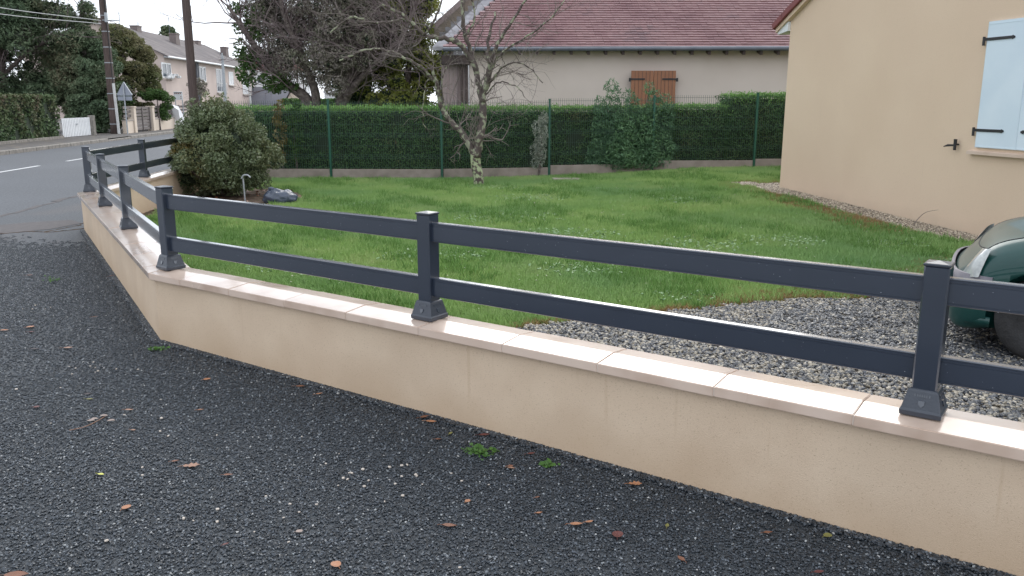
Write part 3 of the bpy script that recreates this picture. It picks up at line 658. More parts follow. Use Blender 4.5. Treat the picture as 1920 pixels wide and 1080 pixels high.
for i in range(len(Pst) - 1):
    p, q = Pst[i][0], Pst[i + 1][0]
    for z0, z1 in ((.662, .768), (.968, 1.075)):
        r_, a, b, e, nn, t = rail(p, q, z0, z1)
        if i < 4:
            L_ = (b - a).length; VV = []; FF = []; n_ = 0
            cnt = 110
            for k in range(cnt):
                s = random.uniform(0, L_); mode = random.random(); side = -1 if i < 3 else 1
                side = -1; rr = random.uniform(.0010, .0021)
                if mode < .4: u, z = side * random.uniform(0, t), z0 - rr * .4; rr *= 1.15
                elif mode < .7: u, z = random.uniform(-t, t), z1 + rr * .3
                else: u, z = side * t, random.uniform(z0 + .01, z1 - .022)
                w = a + e * s + nn * u * (-1 if i >= 0 else 1)
                # outward side of the fence is the left of the walking direction
                w = a + e * s - nn * (abs(u) if mode >= .7 or mode < .4 else u)
                VV.append(DV * rr + np.array((w.x, w.y, z))); FF.append(DF + n_); n_ += len(DV)
            part('rain_drops', np.concatenate(VV), np.concatenate(FF), M['water'], r_, smooth=True, kind='stuff')

# ================================================================== MESH FENCE + BOARDS
mf = thing('mesh_fence', 'green welded mesh fence with green posts in front of the hedge', 'fence', (-1.58, 19.2, 0))
FP = [(-6.62, 19.4), (-4.11, 19.3), (-1.58, 19.2), (.86, 19.72), (3.33, 20.2), (5.78, 20.35), (8.2, 20.5)]
post_m = None
for x, y in FP:
    z = float(gz(x, min(y, 20))); mb = MB()
    if post_m is None:
        mb.bbox((0, 0, .88), (.05, .05, 1.8), .004); mb.box((0, 0, 1.785), (.056, .056, .02)); post_m = mb.build('fence_post', M['green_metal'], mf, local=True); o = post_m
    else: o = post_m.copy(); COL.objects.link(o); o.parent = mf
    o.location = Vector((x, y, z - .03)) - mf.location
for (x0, y0), (x1, y1) in zip(FP[:-1], FP[1:]):
    a = Vector((x0, y0)); b = Vector((x1, y1)); e = (b - a).normalized(); nn = Vector((-e.y, e.x)); Ln = (b - a).length; rz = math.atan2(e.y, e.x)
    za = float(gz(x0, min(y0, 20))); zb = float(gz(x1, min(y1, 20))); zm = (za + zb) / 2
    mb = MB(); c = (a + b) / 2; c = c - nn * -.005
    mb.bbox((c.x, c.y, zm + .075), (Ln - .06, .035, .29), .004, rz=rz); mb.build('gravel_board', M['concrete'], mf)
    mb = MB(); n_ = int(Ln / .05)
    for k in range(1, n_):
        p = a.lerp(b, k / n_); mb.box((p.x, p.y, zm + .99), (.0055, .0055, 1.49), rz=rz)
    for z, dd in ((.26, 0), (.46, 0), (.5, .03), (.54, 0), (.74, 0), (.94, 0), (.98, .03), (1.02, 0), (1.22, 0), (1.42, 0), (1.46, .03), (1.5, 0), (1.68, 0)):
        p = c - nn * dd; mb.box((p.x, p.y, zm + z), (Ln - .05, .006, .006), rz=rz)
    mb.build('mesh_panel', M['green_wire'], mf)

# ================================================================== HEDGES, SHRUBS
def hedge(name, a, b, depth, h, m, mtop, label, cat='hedge', dens=1500, size=.07, topfrac=.17, bumpy=.05, group=None, side=1, seed=0, grow=.1, aspect=.3):
    """clipped hedge between ground points a,b (front face), going back by depth"""
    a = np.array(a, float); b = np.array(b, float); e = b - a; Ln = np.linalg.norm(e); e /= Ln; nb = np.array((-e[1], e[0])) * side
    t = thing(name, label, cat, (float((a[0] + b[0]) / 2), float((a[1] + b[1]) / 2), 0), group)
    n1 = int(Ln * h * dens); n2 = int(Ln * depth * dens * .5); n3 = int(depth * h * dens * .8)
    def w(s, d, z): return np.stack([a[0] + e[0] * s + nb[0] * d, a[1] + e[1] * s + nb[1] * d, z], 1)
    s = rng.uniform(0, Ln, n1); z = rng.uniform(.05, h, n1)
    und = bumpy * (1.3 * np.sin(s * 2.1 + seed) * np.sin(z * 3.3 + s) + .7 * np.sin(s * 5.3 + z * 4) + .5 * np.sin(s * 9.7 - z * 8.1))
    d = und + rng.exponential(.035, n1) - .02
    Pf = w(s, d, z); Nf = np.tile((-nb[0], -nb[1], .35), (n1, 1))
    s3 = rng.uniform(0, Ln, n2); d3 = rng.uniform(0, depth, n2); z3 = h + grow * .3 * np.sin(s3 * 3 + seed) * np.sin(d3 * 5 + s3 * 1.7) + rng.normal(0, grow * .35, n2)
    Pt = w(s3, d3, z3)
    s4 = np.concatenate([np.full(n3, 0.), np.full(n3, Ln)]) + rng.normal(0, .05, 2 * n3); d4 = rng.uniform(0, depth, 2 * n3); z4 = rng.uniform(.05, h, 2 * n3)
    Pe = w(s4, d4, z4)
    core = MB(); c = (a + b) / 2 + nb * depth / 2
    core.box((c[0], c[1], h / 2 - .03), (Ln - .1, depth - .16, h - .1), rz=math.atan2(e[1], e[0])); core.build('shade_core', M['foliage_shade'], t)  # dark filler box blocks the view through; inner shade is in its colour
    V, F = join_leaf([leaves(Pf, size, aspect, Nf), leaves(Pe, size, aspect)])
    part('foliage', V, F, m, t)
    # fresh shoots: top sheet plus upper rim of the face
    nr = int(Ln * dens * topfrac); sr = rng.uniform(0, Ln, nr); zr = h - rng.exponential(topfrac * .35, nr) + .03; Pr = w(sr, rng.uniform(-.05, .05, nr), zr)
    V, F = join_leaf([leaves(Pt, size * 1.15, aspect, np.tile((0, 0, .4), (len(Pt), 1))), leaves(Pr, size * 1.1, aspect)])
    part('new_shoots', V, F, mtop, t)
    return t
hedge('conifer_hedge', (-6.5, 19.62), (3.9, 20.5), 1.1, 1.56, M['hedge'], M['hedge_top'], 'long clipped dark green hedge behind the mesh fence, light shoots on top', dens=1700, size=.062)
hedge('conifer_hedge', (3.9, 20.55), (5.2, 20.65), 1.0, 1.60, M['hedge'], M['hedge_top'], 'short stretch of clipped hedge between the ragged blue-green conifer and the taller hedge', dens=1700, size=.062)
hedge('conifer_hedge', (5.2, 20.6), (9.2, 20.75), 1.1, 1.86, M['hedge'], M['hedge_top'], 'taller block of clipped green hedge ending behind the beige house corner', dens=1700, size=.062, topfrac=.3)
def blob(points, n, spread=1.):
    """gaussian clumps: points list of (x,y,z,rx,ry,rz)"""
    out = []; w = np.array([p[3] * p[4] * p[5] for p in points]); w = w / w.sum()
    for p, q in zip(points, w):
        k = max(8, int(n * q)); d = rng.normal(size=(k, 3)); d /= np.linalg.norm(d, axis=1)[:, None]
        r = np.cbrt(rng.uniform(.25, 1, k))[:, None]
        out.append(np.array(p[:3]) + d * r * np.array(p[3:6]) * spread)
    return np.concatenate(out)
def shrub(name, label, cat, base, clumps, n, size, m, trunk_r=.03, mtrunk=None, group=None, aspect=.45, leafname='foliage', core=None, extra=None):
    t = thing(name, label, cat, base, group)
    P = blob(clumps, n); P = P[P[:, 2] > .03]
    V, F = leaves(P, size, aspect); part(leafname, V, F, m, t)
    if extra:
        P = blob(extra[0], extra[1]); V, F = leaves(P, size, aspect); part('autumn_foliage', V, F, extra[2], t)
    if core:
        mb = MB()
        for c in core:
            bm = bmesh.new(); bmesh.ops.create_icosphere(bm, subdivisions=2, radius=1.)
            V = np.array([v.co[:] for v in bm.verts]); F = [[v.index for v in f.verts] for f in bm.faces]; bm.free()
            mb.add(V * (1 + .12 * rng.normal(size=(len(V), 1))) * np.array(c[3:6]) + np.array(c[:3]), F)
        mb.build('inner_shade', M['foliage_shade'], t, kind='stuff')
    mb = MB(); top = max(c[2] for c in clumps)
    for k in range(5):
        c = clumps[random.randrange(len(clumps))]
        mb.tube(bez([(base[0] + random.uniform(-.04, .04), base[1], base[2] - .02), ((base[0] + c[0]) / 2, (base[1] + c[1]) / 2, (base[2] + c[2]) * .45), c[:3]], 4), np.linspace(trunk_r, trunk_r * .3, 9), 5)
    mb.build('stem', mtrunk or M['bark'], t)
    return t
# feathery blue-green conifer poking above the hedge
cl = []
for x, y, h, w in ((2.35, 20.35, 2.08, .42), (2.75, 20.3, 1.85, .4), (3.3, 20.45, 2.02, .4), (3.65, 20.5, 1.75, .3), (2.05, 20.3, 1.7, .3), (2.55, 20.2, 1.3, .5), (3.1, 20.3, 1.5, .5)):
    for k in range(10):
        f = k / 9; cl.append((x + random.uniform(-.08, .08), y - .06, .3 + f * (h - .3), w * (1.05 - f * .62), .3 * (1.1 - f * .7), .17))
shrub('shaggy_conifer', 'shaggy blue-green conifer bulging through the hedge below the brown shutters', 'shrub', (2.9, 20.4, 0), cl, 26000, .1, M['blue_shrub'], aspect=.2)
cl = [(1.0 - .38 + random.uniform(-.13, .13), 19.62, z, .12, .06, .16) for z in np.linspace(.35, 1.35, 16)]
shrub('variegated_conifer', 'small white-tipped conifer standing against the hedge by the second green post', 'shrub', (.62, 19.62, 0), cl, 2200, .06, M['pale_shrub'], trunk_r=.012, aspect=.3)
# yellow climbers in the hedge, left
for bx, mm, lab in ((-5.25, 'bush_yellow', 'yellow leaved climber hanging on the left end of the mesh fence'), (-4.9, 'green_leaf', 'thin green climber on the mesh fence beside the yellow one')):
    cl = [(bx + random.uniform(-.1, .1), 19.42, z, .09, .05, .13) for z in np.linspace(.5, 1.65, 13)]
    shrub('climber', lab, 'climber', (bx, 19.42, 0), cl, 500, .09, M[mm], trunk_r=.008)
# big round bush at the wall end
cl = []; core = [(-5.40, 15.75, .72, .62, .62, .6)]
for k in range(230):
    th = random.uniform(0, 2 * math.pi); ph = math.acos(random.uniform(-.95, 1)); rr = random.uniform(.66, 1.1)
    rad = .82 * (1 + .09 * math.sin(3 * th + 1.3))
    z = .80 + .82 * rr * math.cos(ph); wz = 1.07 - .33 * max(0, z - .45)
    c = (-5.40 + rad * rr * wz * math.sin(ph) * math.cos(th), 15.75 + rad * rr * math.sin(ph) * math.sin(th), max(z, .12))
    q = random.uniform(.09, .23); cl.append((*c, q, q, q * .9))
for dx, z in ((-.05, 1.6), (.25, 1.55), (-.3, 1.5), (.05, 1.66), (.42, 1.42), (-.12, 1.74), (.16, 1.72), (-.35, 1.62)): cl.append((-5.42 + dx, 15.7 + dx * .3, z, .12, .12, .17))
yel = [c for c in cl if -6.2 < c[0] < -5.4 and .35 < c[2] < 1.05 and c[1] < 15.6][:9]
shrub('round_bush', 'big rounded olive-green evergreen bush at the end of the railing', 'bush', (-5.28, 15.75, 0), cl, 66000, .054, M['bush'], trunk_r=.05, aspect=.42, core=core, extra=(yel or cl[:4], 2600, M['bush_yellow']))

# ================================================================== TREES
def twigs(mb, start, direction, length, r, depth, up=.1, spreadv=.6, n=5, kids_=3, sides=4):
    P = [np.array(start, float)]; d = np.array(direction, float); d /= np.linalg.norm(d)
    for k in range(n):
        d = d + rng.normal(size=3) * .16 + np.array((0, 0, up * .3)); d /= np.linalg.norm(d); P.append(P[-1] + d * length / n)
    mb.tube(P, np.linspace(r, r * .45, n + 1), sides, cap=False)
    if depth > 0:
        for k in range(kids_):
            i = rng.integers(1, n + 1); dd = d + rng.normal(size=3) * spreadv
            twigs(mb, P[i], dd, length * rng.uniform(.45, .75), r * .55, depth - 1, up, spreadv, max(3, n - 1), kids_, 3)
# bare fruit tree on the lawn (limb paths read off the photograph at the tree's own distance)
ft = thing('fruit_tree', 'leafless old fruit tree with lichen on its leaning forked trunk, on the lawn', 'tree', (-.69, 17.7, 0))
D0 = 17.7
mb = MB()
mb.tube(bez([(-.69, D0, -.05), (-.70, D0, .18), (-.75, D0 + .02, .42), (-.76, D0 + .02, .66)], 6), np.array([.125] + [.11] * 6 + [.105] * 12)[:19], 12)
trunk = mb.build('trunk', M['lichen'], ft, smooth=True)
limbs = [([(-.73, D0, .6), (-.66, D0 - .03, 1.0), (-.585, D0, 1.5), (-.66, D0 + .05, 2.0), (-.80, D0, 2.55), (-.95, D0 - .1, 3.1), (-1.0, D0 - .2, 3.75)], .095, .03),
         ([(-.76, D0, .62), (-.98, D0 + .05, .98), (-1.25, D0 + .1, 1.3), (-1.47, D0 + .1, 1.62), (-1.52, D0, 2.0), (-1.62, D0 - .1, 2.4)], .075, .03),
         ([(-.6, D0, 1.7), (-.52, D0 - .05, 2.1), (-.42, D0 - .2, 2.5), (-.25, D0 - .35, 2.9), (.05, D0 - .5, 3.3), (.35, D0 - .6, 3.8)], .055, .018),
         ([(-.6, D0, 1.75), (-.45, D0 + .1, 2.2), (-.5, D0 + .2, 2.8), (-.35, D0 + .3, 3.5)], .05, .02),
         ([(-.78, D0, 2.5), (-1.1, D0 - .1, 2.88), (-1.45, D0 - .2, 2.95), (-1.75, D0 - .3, 3.0), (-2.1, D0 - .4, 3.35), (-2.6, D0 - .5, 3.6)], .06, .022),
         ([(-1.55, D0, 2.1), (-1.9, D0 - .2, 2.45), (-2.4, D0 - .3, 2.68), (-2.9, D0 - .4, 2.7), (-3.4, D0 - .5, 2.5)], .035, .014),
         ([(-.45, D0, 2.1), (-.1, D0 - .2, 2.45), (.3, D0 - .2, 2.4), (.62, D0 - .2, 2.08)], .022, .008),
         ([(-.55, D0, 1.85), (-.25, D0 - .25, 2.1), (.1, D0 - .4, 2.0), (.25, D0 - .4, 1.8)], .018, .007),
         ([(-1.75, D0 - .3, 3.0), (-1.5, D0 - .5, 3.3), (-1.3, D0 - .5, 3.8)], .03, .015),
         ([(-.95, D0 - .1, 3.0), (-.75, D0 - .2, 3.3), (-.8, D0 - .2, 3.8)], .03, .015),
         ([(-1.55, D0, 2.2), (-1.75, D0 + .1, 2.1), (-1.85, D0 + .1, 1.6), (-1.8, D0 + .1, 1.1)], .016, .006),
         ([(-2.1, D0 - .4, 3.3), (-2.6, D0 - .6, 3.2), (-3.1, D0 - .7, 3.3), (-3.5, D0 - .8, 3.0)], .025, .01),
         ([(-1.4, D0 + .1, 1.5), (-1.42, D0, 2.1), (-1.2, D0 - .1, 2.7)], .02, .008),
         ([(-.58, D0, 1.95), (-.3, D0 - .3, 2.55), (.2, D0 - .6, 2.9), (.7, D0 - .7, 3.25), (1.0, D0 - .8, 3.6)], .028, .01)]
limb_mb = MB(); tw = MB()
for pts, r0, r1 in limbs:
    P = bez(pts, 6); P[1:-1] += rng.normal(size=(len(P) - 2, 3)) * .012
    rr = np.linspace(r0, r1, len(P)) * (1 + .08 * rng.normal(size=len(P)))
    limb_mb.tube(P, rr, 8)
    for k in range(len(P)):
        if k > 3 and rng.random() < (.45 if r0 < .09 else .3):
            dirn = (P[min(k + 1, len(P) - 1)] - P[k - 1]); dirn /= np.linalg.norm(dirn); dd = dirn * .5 + rng.normal(size=3) * .75 + np.array((0, 0, .15))
            twigs(tw, P[k], dd, rng.uniform(.35, .95), rr[k] * .2 + .0035, 2, up=.05, spreadv=.75, kids_=3)
limb_mb.build('limb', M['limb_bark'], ft, smooth=True)
tw.build('crown', M['twig'], ft)
# young suckers at the fork
tw = MB()
for k in range(7): twigs(tw, (-.85 + random.uniform(-.1, .1), D0, .9), (random.uniform(-.3, .3), 0, 1), .8, .006, 1, up=.3, spreadv=.3)
tw.build('suckers', M['twig'], ft, kind='stuff')

def tree(name, label, base, trunks, clumps, n, size, m, aspect=.5, bark='bark', twig_n=0, group=None, core=0., twig_len=1., cat='tree', twig_m='dark_twig', leaf_extra=None):
    t = thing(name, label, cat, base, group); mb = MB()
    for pts, r0, r1 in trunks: mb.tube(bez(pts, 5), np.linspace(r0, r1, (len(pts) - 1) * 5 + 1), 9)
    mb.build('trunk', M[bark], t, smooth=True)
    P = blob(clumps, n)
    V, F = leaves(P, size, aspect); part('crown', V, F, m, t)
    if leaf_extra: P = blob(leaf_extra[0], leaf_extra[1]); V, F = leaves(P, leaf_extra[3], .5); part('leafy_sprays', V, F, leaf_extra[2], t)
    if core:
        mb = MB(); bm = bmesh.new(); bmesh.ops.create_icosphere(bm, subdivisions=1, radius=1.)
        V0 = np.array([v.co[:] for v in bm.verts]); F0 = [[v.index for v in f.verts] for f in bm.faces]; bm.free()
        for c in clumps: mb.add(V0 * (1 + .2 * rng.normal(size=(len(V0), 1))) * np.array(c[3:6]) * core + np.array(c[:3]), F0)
        mb.build('inner_shade', M['foliage_shade'], t, kind='stuff')
    if twig_n:
        tw = MB()
        for pts, r0, r1 in trunks:
            Q = bez(pts, 6); k0 = len(Q) // 3
            for _ in range(twig_n):
                k = rng.integers(k0, len(Q)); dd = (Q[k] - Q[k - 1]); dd /= np.linalg.norm(dd)
                dd = dd * .7 + rng.normal(size=3) * .6 + np.array((0, 0, .3)); twigs(tw, Q[k], dd, rng.uniform(.7, 1.6) * twig_len, r1 * .35 + .006, 3, up=.12, spreadv=.5, kids_=3)
        tw.build('branches', M[twig_m], t, kind='stuff')
    return t
# plum tree behind the hedge: many leaning stems, dense purple twigs
B = (-5.7, 26.6, 0)
tr = [([(-6.15, 26.5, 0), (-6.2, 26.5, 1.6), (-6.9, 26.4, 2.3), (-7.6, 26.2, 3.2), (-8.3, 26, 4.4)], .22, .05),
      ([(-6.05, 26.5, 1.2), (-6.0, 26.4, 2.0), (-6.3, 26.2, 3.0), (-6.7, 26, 4.2), (-6.9, 26, 5.2)], .16, .05),
      ([(-5.4, 26.8, 0), (-5.35, 26.8, 1.5), (-5.0, 26.7, 2.4), (-5.3, 26.6, 3.4), (-5.6, 26.4, 4.8)], .24, .05),
      ([(-5.35, 26.8, 1.4), (-4.9, 26.6, 2.1), (-4.2, 26.5, 2.8), (-3.4, 26.3, 3.5), (-2.9, 26.2, 4.3)], .13, .04),
      ([(-5.3, 26.8, 1.8), (-4.6, 26.7, 2.8), (-4.2, 26.5, 3.8), (-4.1, 26.5, 5.0)], .12, .04)]
cl = []
for k in range(330):
    a = random.uniform(0, 2 * math.pi); r_ = math.sqrt(random.random()); x = -5.55 + 2.45 * r_ * math.cos(a); y = 27.2 + 1.5 * r_ * math.sin(a)
    zt = random.uniform(2.15 + .25 * abs(x + 5.4), 6.2)
    if (x < -7.4 and zt < 2.7) or (x > -4.6 and zt < 2.75 + .3 * (x + 4.6)): continue
    q = random.uniform(.22, .5); cl.append((x, y, zt, q, q, q * .8))
sp = [(-7.9 + random.uniform(-.35, .35), 26.3, random.uniform(2.3, 4.6), .22, .2, .2) for _ in range(22)] + [(-7.2 + random.uniform(-.5, .7), 26.2, random.uniform(2.05, 2.5), .3, .2, .16) for _ in range(9)]
tree('plum_tree', 'dense purplish plum tree with several leaning trunks behind the hedge', B, tr, cl, 120000, .078, M['plum_leaf'], aspect=.4, core=.22, twig_n=34, twig_len=1.1, leaf_extra=(sp, 2600, M['green_leaf'], .12))
# vertical water shoots at its left
cl = []
for k in range(110):
    a = random.uniform(0, 2 * math.pi); r_ = math.sqrt(random.random()); x = -3.35 + 1.65 * r_ * math.cos(a); z = random.uniform(1.2, 4.9)
    if x > -2.2 and z > 3.9: continue
    q = random.uniform(.25, .45); cl.append((x, 27.6 + .9 * r_ * math.sin(a), z, q, q, q * .75))
tree('yellow_tree', 'yellow-green leafy tree left of the weathered wooden gable', (-3.4, 27.6, 0), [([(-3.4, 27.6, 0), (-3.4, 27.6, 1.5), (-3.2, 27.6, 3.4), (-3.1, 27.6, 4.8)], .16, .04)], cl, 30000, .095, M['yellow_leaf'], core=.62)
cl = [(-4.9 + random.uniform(-.9, .9), 29.2 + random.uniform(-.5, .5), random.uniform(1.4, 6.5), .5, .4, .45) for _ in range(70)]
tree('dark_conifer', 'dark green tree filling the background behind the plum tree', (-4.9, 29.3, 0), [([(-4.9, 29.3, 0), (-4.9, 29.3, 3), (-4.9, 29.3, 6.5)], .2, .05)], cl, 20000, .12, M['conifer'], core=.6)
# --- trees left of the street
def crown(cx, cy, z0, z1, rx, ry, n, q0, q1, shape='egg', keep=None):
    out = []
    while len(out) < n:
        f = random.random(); z = z0 + (z1 - z0) * f
        w = {'egg': math.sin(math.pi * min(1, .15 + .85 * f)) ** .6, 'cone': 1.05 - f * .95, 'box': 1.}[shape]
        a = random.uniform(0, 2 * math.pi); r_ = math.sqrt(random.uniform(.15, 1)); q = random.uniform(q0, q1)
        c = (cx + rx * w * r_ * math.cos(a), cy + ry * w * r_ * math.sin(a), z, q, q, q * .62)
        if keep and not keep(c): continue
        out.append(c)
    return out
tree('pine_tree', 'tallest dark pine at the left edge behind the clipped street hedge', (-27, 46, 0), [([(-27, 46, 0), (-27, 46, 5), (-26.6, 46, 11)], .4, .12), ([(-27, 46, 3), (-25, 45.5, 4.3), (-23.2, 45.5, 5.1)], .12, .05)],
     crown(-26.6, 46, 1.6, 11, 3.9, 3, 190, .5, 1.05, 'egg') + [(-27.5 + random.uniform(-2.2, 3.4), 46.5, random.uniform(1.2, 5.8), .75, .7, .55) for _ in range(46)], 82000, .2, M['conifer'], aspect=.3, core=.5, twig_n=10, twig_len=1.6)
tree('cedar_tree', 'dark cedar with sky gaps standing right of the tall pine', (-23.2, 47, 0), [([(-23.2, 47, 0), (-23.2, 47, 4), (-22.8, 47, 7)], .26, .06)],
     crown(-22.6, 46.5, 1.2, 5.2, 1.9, 1.6, 70, .4, .8, 'egg') + crown(-22.35, 46.5, 5.0, 6.8, .5, .6, 16, .25, .45, 'cone') + crown(-23.8, 46.8, 5.4, 6.4, .9, .8, 14, .3, .5), 42000, .18, M['conifer'], aspect=.3, core=.5, twig_n=10)
tree('ash_tree', 'olive and russet broadleaf tree in front of the terraced houses', (-22.6, 51, 0), [([(-22.6, 51, 0), (-22.6, 51, 3), (-22.7, 51, 5)], .22, .06)],
     crown(-22.95, 51.5, 1.0, 6.2, 1.9, 1.5, 110, .35, .75, 'egg', keep=lambda c: c[2] < 6.0 - .75 * max(0, c[0] + 23.4)), 60000, .14, M['broadleaf'], core=.5)
tree('laurel_bush', 'dark laurel mass beside the white slatted gate', (-22.4, 45, 0), [([(-22.4, 45, 0), (-22.4, 45, 2.4)], .12, .05)], crown(-21.9, 45.2, .3, 3.0, 1.25, 1.2, 60, .35, .6, 'egg'), 26000, .14, M['conifer'], core=.55, cat='bush')
tree('light_bush', 'light green bush behind the cream gate piers', (-20.3, 49.5, 0), [([(-20.3, 49.5, 0), (-20.3, 49.5, 1.8)], .08, .03)], crown(-20.9, 50.3, .8, 2.35, 1.15, .8, 22, .25, .45, 'egg') + crown(-22.0, 48.5, .8, 2.8, .6, .6, 14, .25, .4), 9000, .12, M['green_leaf'], core=.5, cat='bush')
tree('brown_shrub', 'thin brownish shrub right of the far wooden pole', (-20.2, 56, 0), [([(-20.2, 56, 0), (-20.3, 56, 2)], .06, .02)], crown(-20.3, 56, 1.2, 3.1, .75, .5, 14, .25, .4, 'egg'), 2200, .11, M['plum_leaf'], twig_n=6, twig_len=.6, cat='bush')
tree('dark_conifer', 'small dark treetop beyond the roof ridge of the terraced houses', (-46, 118, 0), [([(-46, 118, 0), (-46, 118, 9)], .3, .1)], crown(-46, 118, 6, 11.3, 2.2, 1.5, 24, .6, 1., 'cone'), 3000, .4, M['conifer'], core=.6)
tree('garden_tree', 'leafy treetop showing between the pink tiled roof and the red verge', (9.3, 33, 0), [([(9.3, 33, 0), (9.3, 33, 6)], .2, .08)], crown(9.4, 33, 5.3, 8.5, 1.6, 1.2, 30, .3, .5, 'egg'), 9000, .12, M['green_leaf'])
hedge('street_hedge', (-19.2, 27.5), (-20.15, 38.2), 1.4, 1.93, M['fence_hedge'], M['fence_hedge'], 'clipped green and rusty hedge along the far pavement', dens=420, size=.13, side=1, bumpy=.08, aspect=.5)
mb = MB()
for k in range(22):
    y = 27.5 + k * .5; mb.bbox((-19.2 - .089 * (y - 27.5) + .13, y, .16), (.1, .49, .12), .01, rz=R(5))
e_ = thing('edging_kerb', 'low pale concrete edging along the foot of the clipped street hedge', 'edging', (-19.6, 32, .1)); mb.build('edging', M['kerb'], e_)

# small green weeds on the drive
def weed(x, y, s, label, n=40):
    t = thing('green_weed', label, 'weed', (x, y, 0), 'weeds at the foot of the low wall')
    P = np.array([(x + random.gauss(0, s), y + random.gauss(0, s * .7), .012 + abs(random.gauss(0, s * .45))) for _ in range(n)])
    V, F = leaves(P, .028, .6, Nrm=np.tile((0, -.2, 1.), (n, 1)), flat=.5); part('leaves', V, F, M['green_weed'], t)
    mb = MB()
    for p in P[::4]: mb.tube([(x, y, 0), ((x + p[0]) / 2, (y + p[1]) / 2, p[2] * .7), tuple(p)], .0015, 4)
    mb.build('stems', M['green_weed'], t)
weed(-.16, 3.93, .04, 'largest green weed, with red leaves behind it, at the wall foot', 70)
weed(.16, 3.78, .022, 'small bright green weed at the wall foot right of the larger weed', 26)
weed(-2.5, 5.72, .03, 'green tuft on the gravel at the corner where the wall bends', 34)
weed(-4.5, 8.05, .05, 'thin green tuft on the gravel far left of the wall bend', 24)

# fallen leaves, each a thing
def leaf(x, y, s, col, kind, rz, label, curl=.25, z=.014):
    s *= 1.3
    if kind == 'oak': pr = [(-.5, .0), (-.35, .2), (-.18, .12), (-.05, .34), (.1, .18), (.25, .3), (.35, .1), (.5, .0)]
    elif kind == 'round': pr = [(-.5, .0), (-.38, .27), (-.12, .4), (.15, .4), (.38, .25), (.5, .0)]
    elif kind == 'curl': pr = [(-.5, .0), (-.3, .16), (-.05, .22), (.2, .15), (.5, .0)]
    else: pr = [(-.5, .0), (-.3, .17), (-.02, .25), (.25, .17), (.5, .0)]
    V = []; F = []
    for u, w in pr:
        for k in (-1, 0, 1): V.append((u * s, k * w * s, z + curl * s * (abs(k) * .35 * w * 2 + u * u * .6) + random.uniform(0, .002)))
    for j in range(len(pr) - 1):
        for k in range(2): F.append([j * 3 + k, (j + 1) * 3 + k, (j + 1) * 3 + k + 1, j * 3 + k + 1])
    V = np.array(V); c, sn = math.cos(rz), math.sin(rz); V = np.stack([c * V[:, 0] - sn * V[:, 1], sn * V[:, 0] + c * V[:, 1], V[:, 2]], 1)
    n0 = len(V); Vt, Ft = tube([(-.5 * s * c, -.5 * s * sn, z + .15 * curl * s), (-.66 * s * c, -.66 * s * sn, z + .004), (-.8 * s * c, -.8 * s * sn, z)], .0012, 4)
    V = np.concatenate([V, Vt]); F = F + [[i + n0 for i in f] for f in Ft]
    o = part('fallen_leaf', V, F, M['leaf_' + col], None, local=True, loc=(x, y, 0), smooth=True)
    return meta(o, label, 'leaf', 'fallen leaves on the drive')
leaf(-1.537, 3.768, 0.062, 'tan', 'oak', 0.2, 'large lobed tan leaf lying flat, left of the pale chips')
leaf(-1.926, 3.673, 0.03, 'yellow', 'oval', -0.3, 'small bright yellow leaf on the left of the drive')
leaf(-1.659, 3.343, 0.034, 'orange', 'round', 1.2, 'orange-tan leaf below the yellow leaf')
leaf(-1.327, 3.667, 0.036, 'brown', 'curl', 0.1, 'curled brown leaf right of the large tan leaf')
leaf(-1.637, 3.823, 0.03, 'brown', 'curl', 0.4, 'small brown leaf just left of the large tan leaf')
leaf(-1.130, 3.034, 0.022, 'red', 'curl', 0.8, 'tiny dark red leaf near the bottom edge, left of centre')
leaf(-1.829, 2.811, 0.07, 'brown', 'oval', 0.1, 'long brown leaf cut by the bottom left corner')
leaf(-2.015, 4.219, 0.026, 'tan', 'oval', -0.2, 'small tan leaf right of the fallen twig')
leaf(-0.664, 2.884, 0.036, 'orange', 'round', 2.2, 'pale orange leaf at the bottom edge of the drive')
leaf(-0.864, 3.135, 0.022, 'grey', 'round', 0.4, 'small greyish round leaf near the bottom, left of the orange one')
leaf(-0.257, 3.184, 0.05, 'brown', 'curl', -0.1, 'bright brown curled leaf in the middle foreground')
leaf(-0.194, 3.403, 0.022, 'orange', 'round', 1.0, 'little orange leaf above the curled brown leaf')
leaf(0.111, 3.438, 0.02, 'brown', 'oval', 0.5, 'tiny brown leaf between the small weed and the dark round leaf')
leaf(0.116, 3.295, 0.022, 'orange', 'curl', 0.3, 'tiny orange leaf left of the dark red round leaf')
leaf(0.265, 3.197, 0.045, 'orange', 'curl', 0.1, 'orange curled leaf beside the large dark red leaf')
leaf(0.321, 3.216, 0.028, 'orange', 'oval', 0.3, 'short orange leaf touching the left of the dark red leaf')
leaf(0.426, 3.109, 0.042, 'red', 'round', 1.4, 'large dark red round leaf upright on the gravel')
leaf(0.563, 3.571, 0.05, 'orange', 'oak', 0.0, 'two-lobed orange leaf near the wall foot')
leaf(0.646, 2.926, 0.034, 'brown', 'oval', 2.0, 'slim reddish brown leaf at the bottom right of the drive')
leaf(0.639, 3.184, 0.026, 'olive', 'oval', 1.3, 'olive green curled leaf right of the dark red leaf')
leaf(1.037, 3.127, 0.034, 'brown', 'curl', 0.2, 'long brown leaf in the shade near the wall')
leaf(1.270, 3.101, 0.03, 'olive', 'round', 0.5, 'olive leaf close to the wall foot on the right')
leaf(1.140, 2.833, 0.034, 'red', 'curl', 0.2, 'dark red leaf among the pale chips at the bottom right')
leaf(-0.008, 3.762, 0.022, 'brown', 'round', 0.1, 'small brown leaf right of the largest weed')
leaf(0.095, 3.912, 0.036, 'red', 'curl', 0.3, 'dark red leaf between the two green weeds')
leaf(-0.005, 3.744, 0.03, 'tan', 'curl', -0.3, 'dull tan leaf below the two weeds')
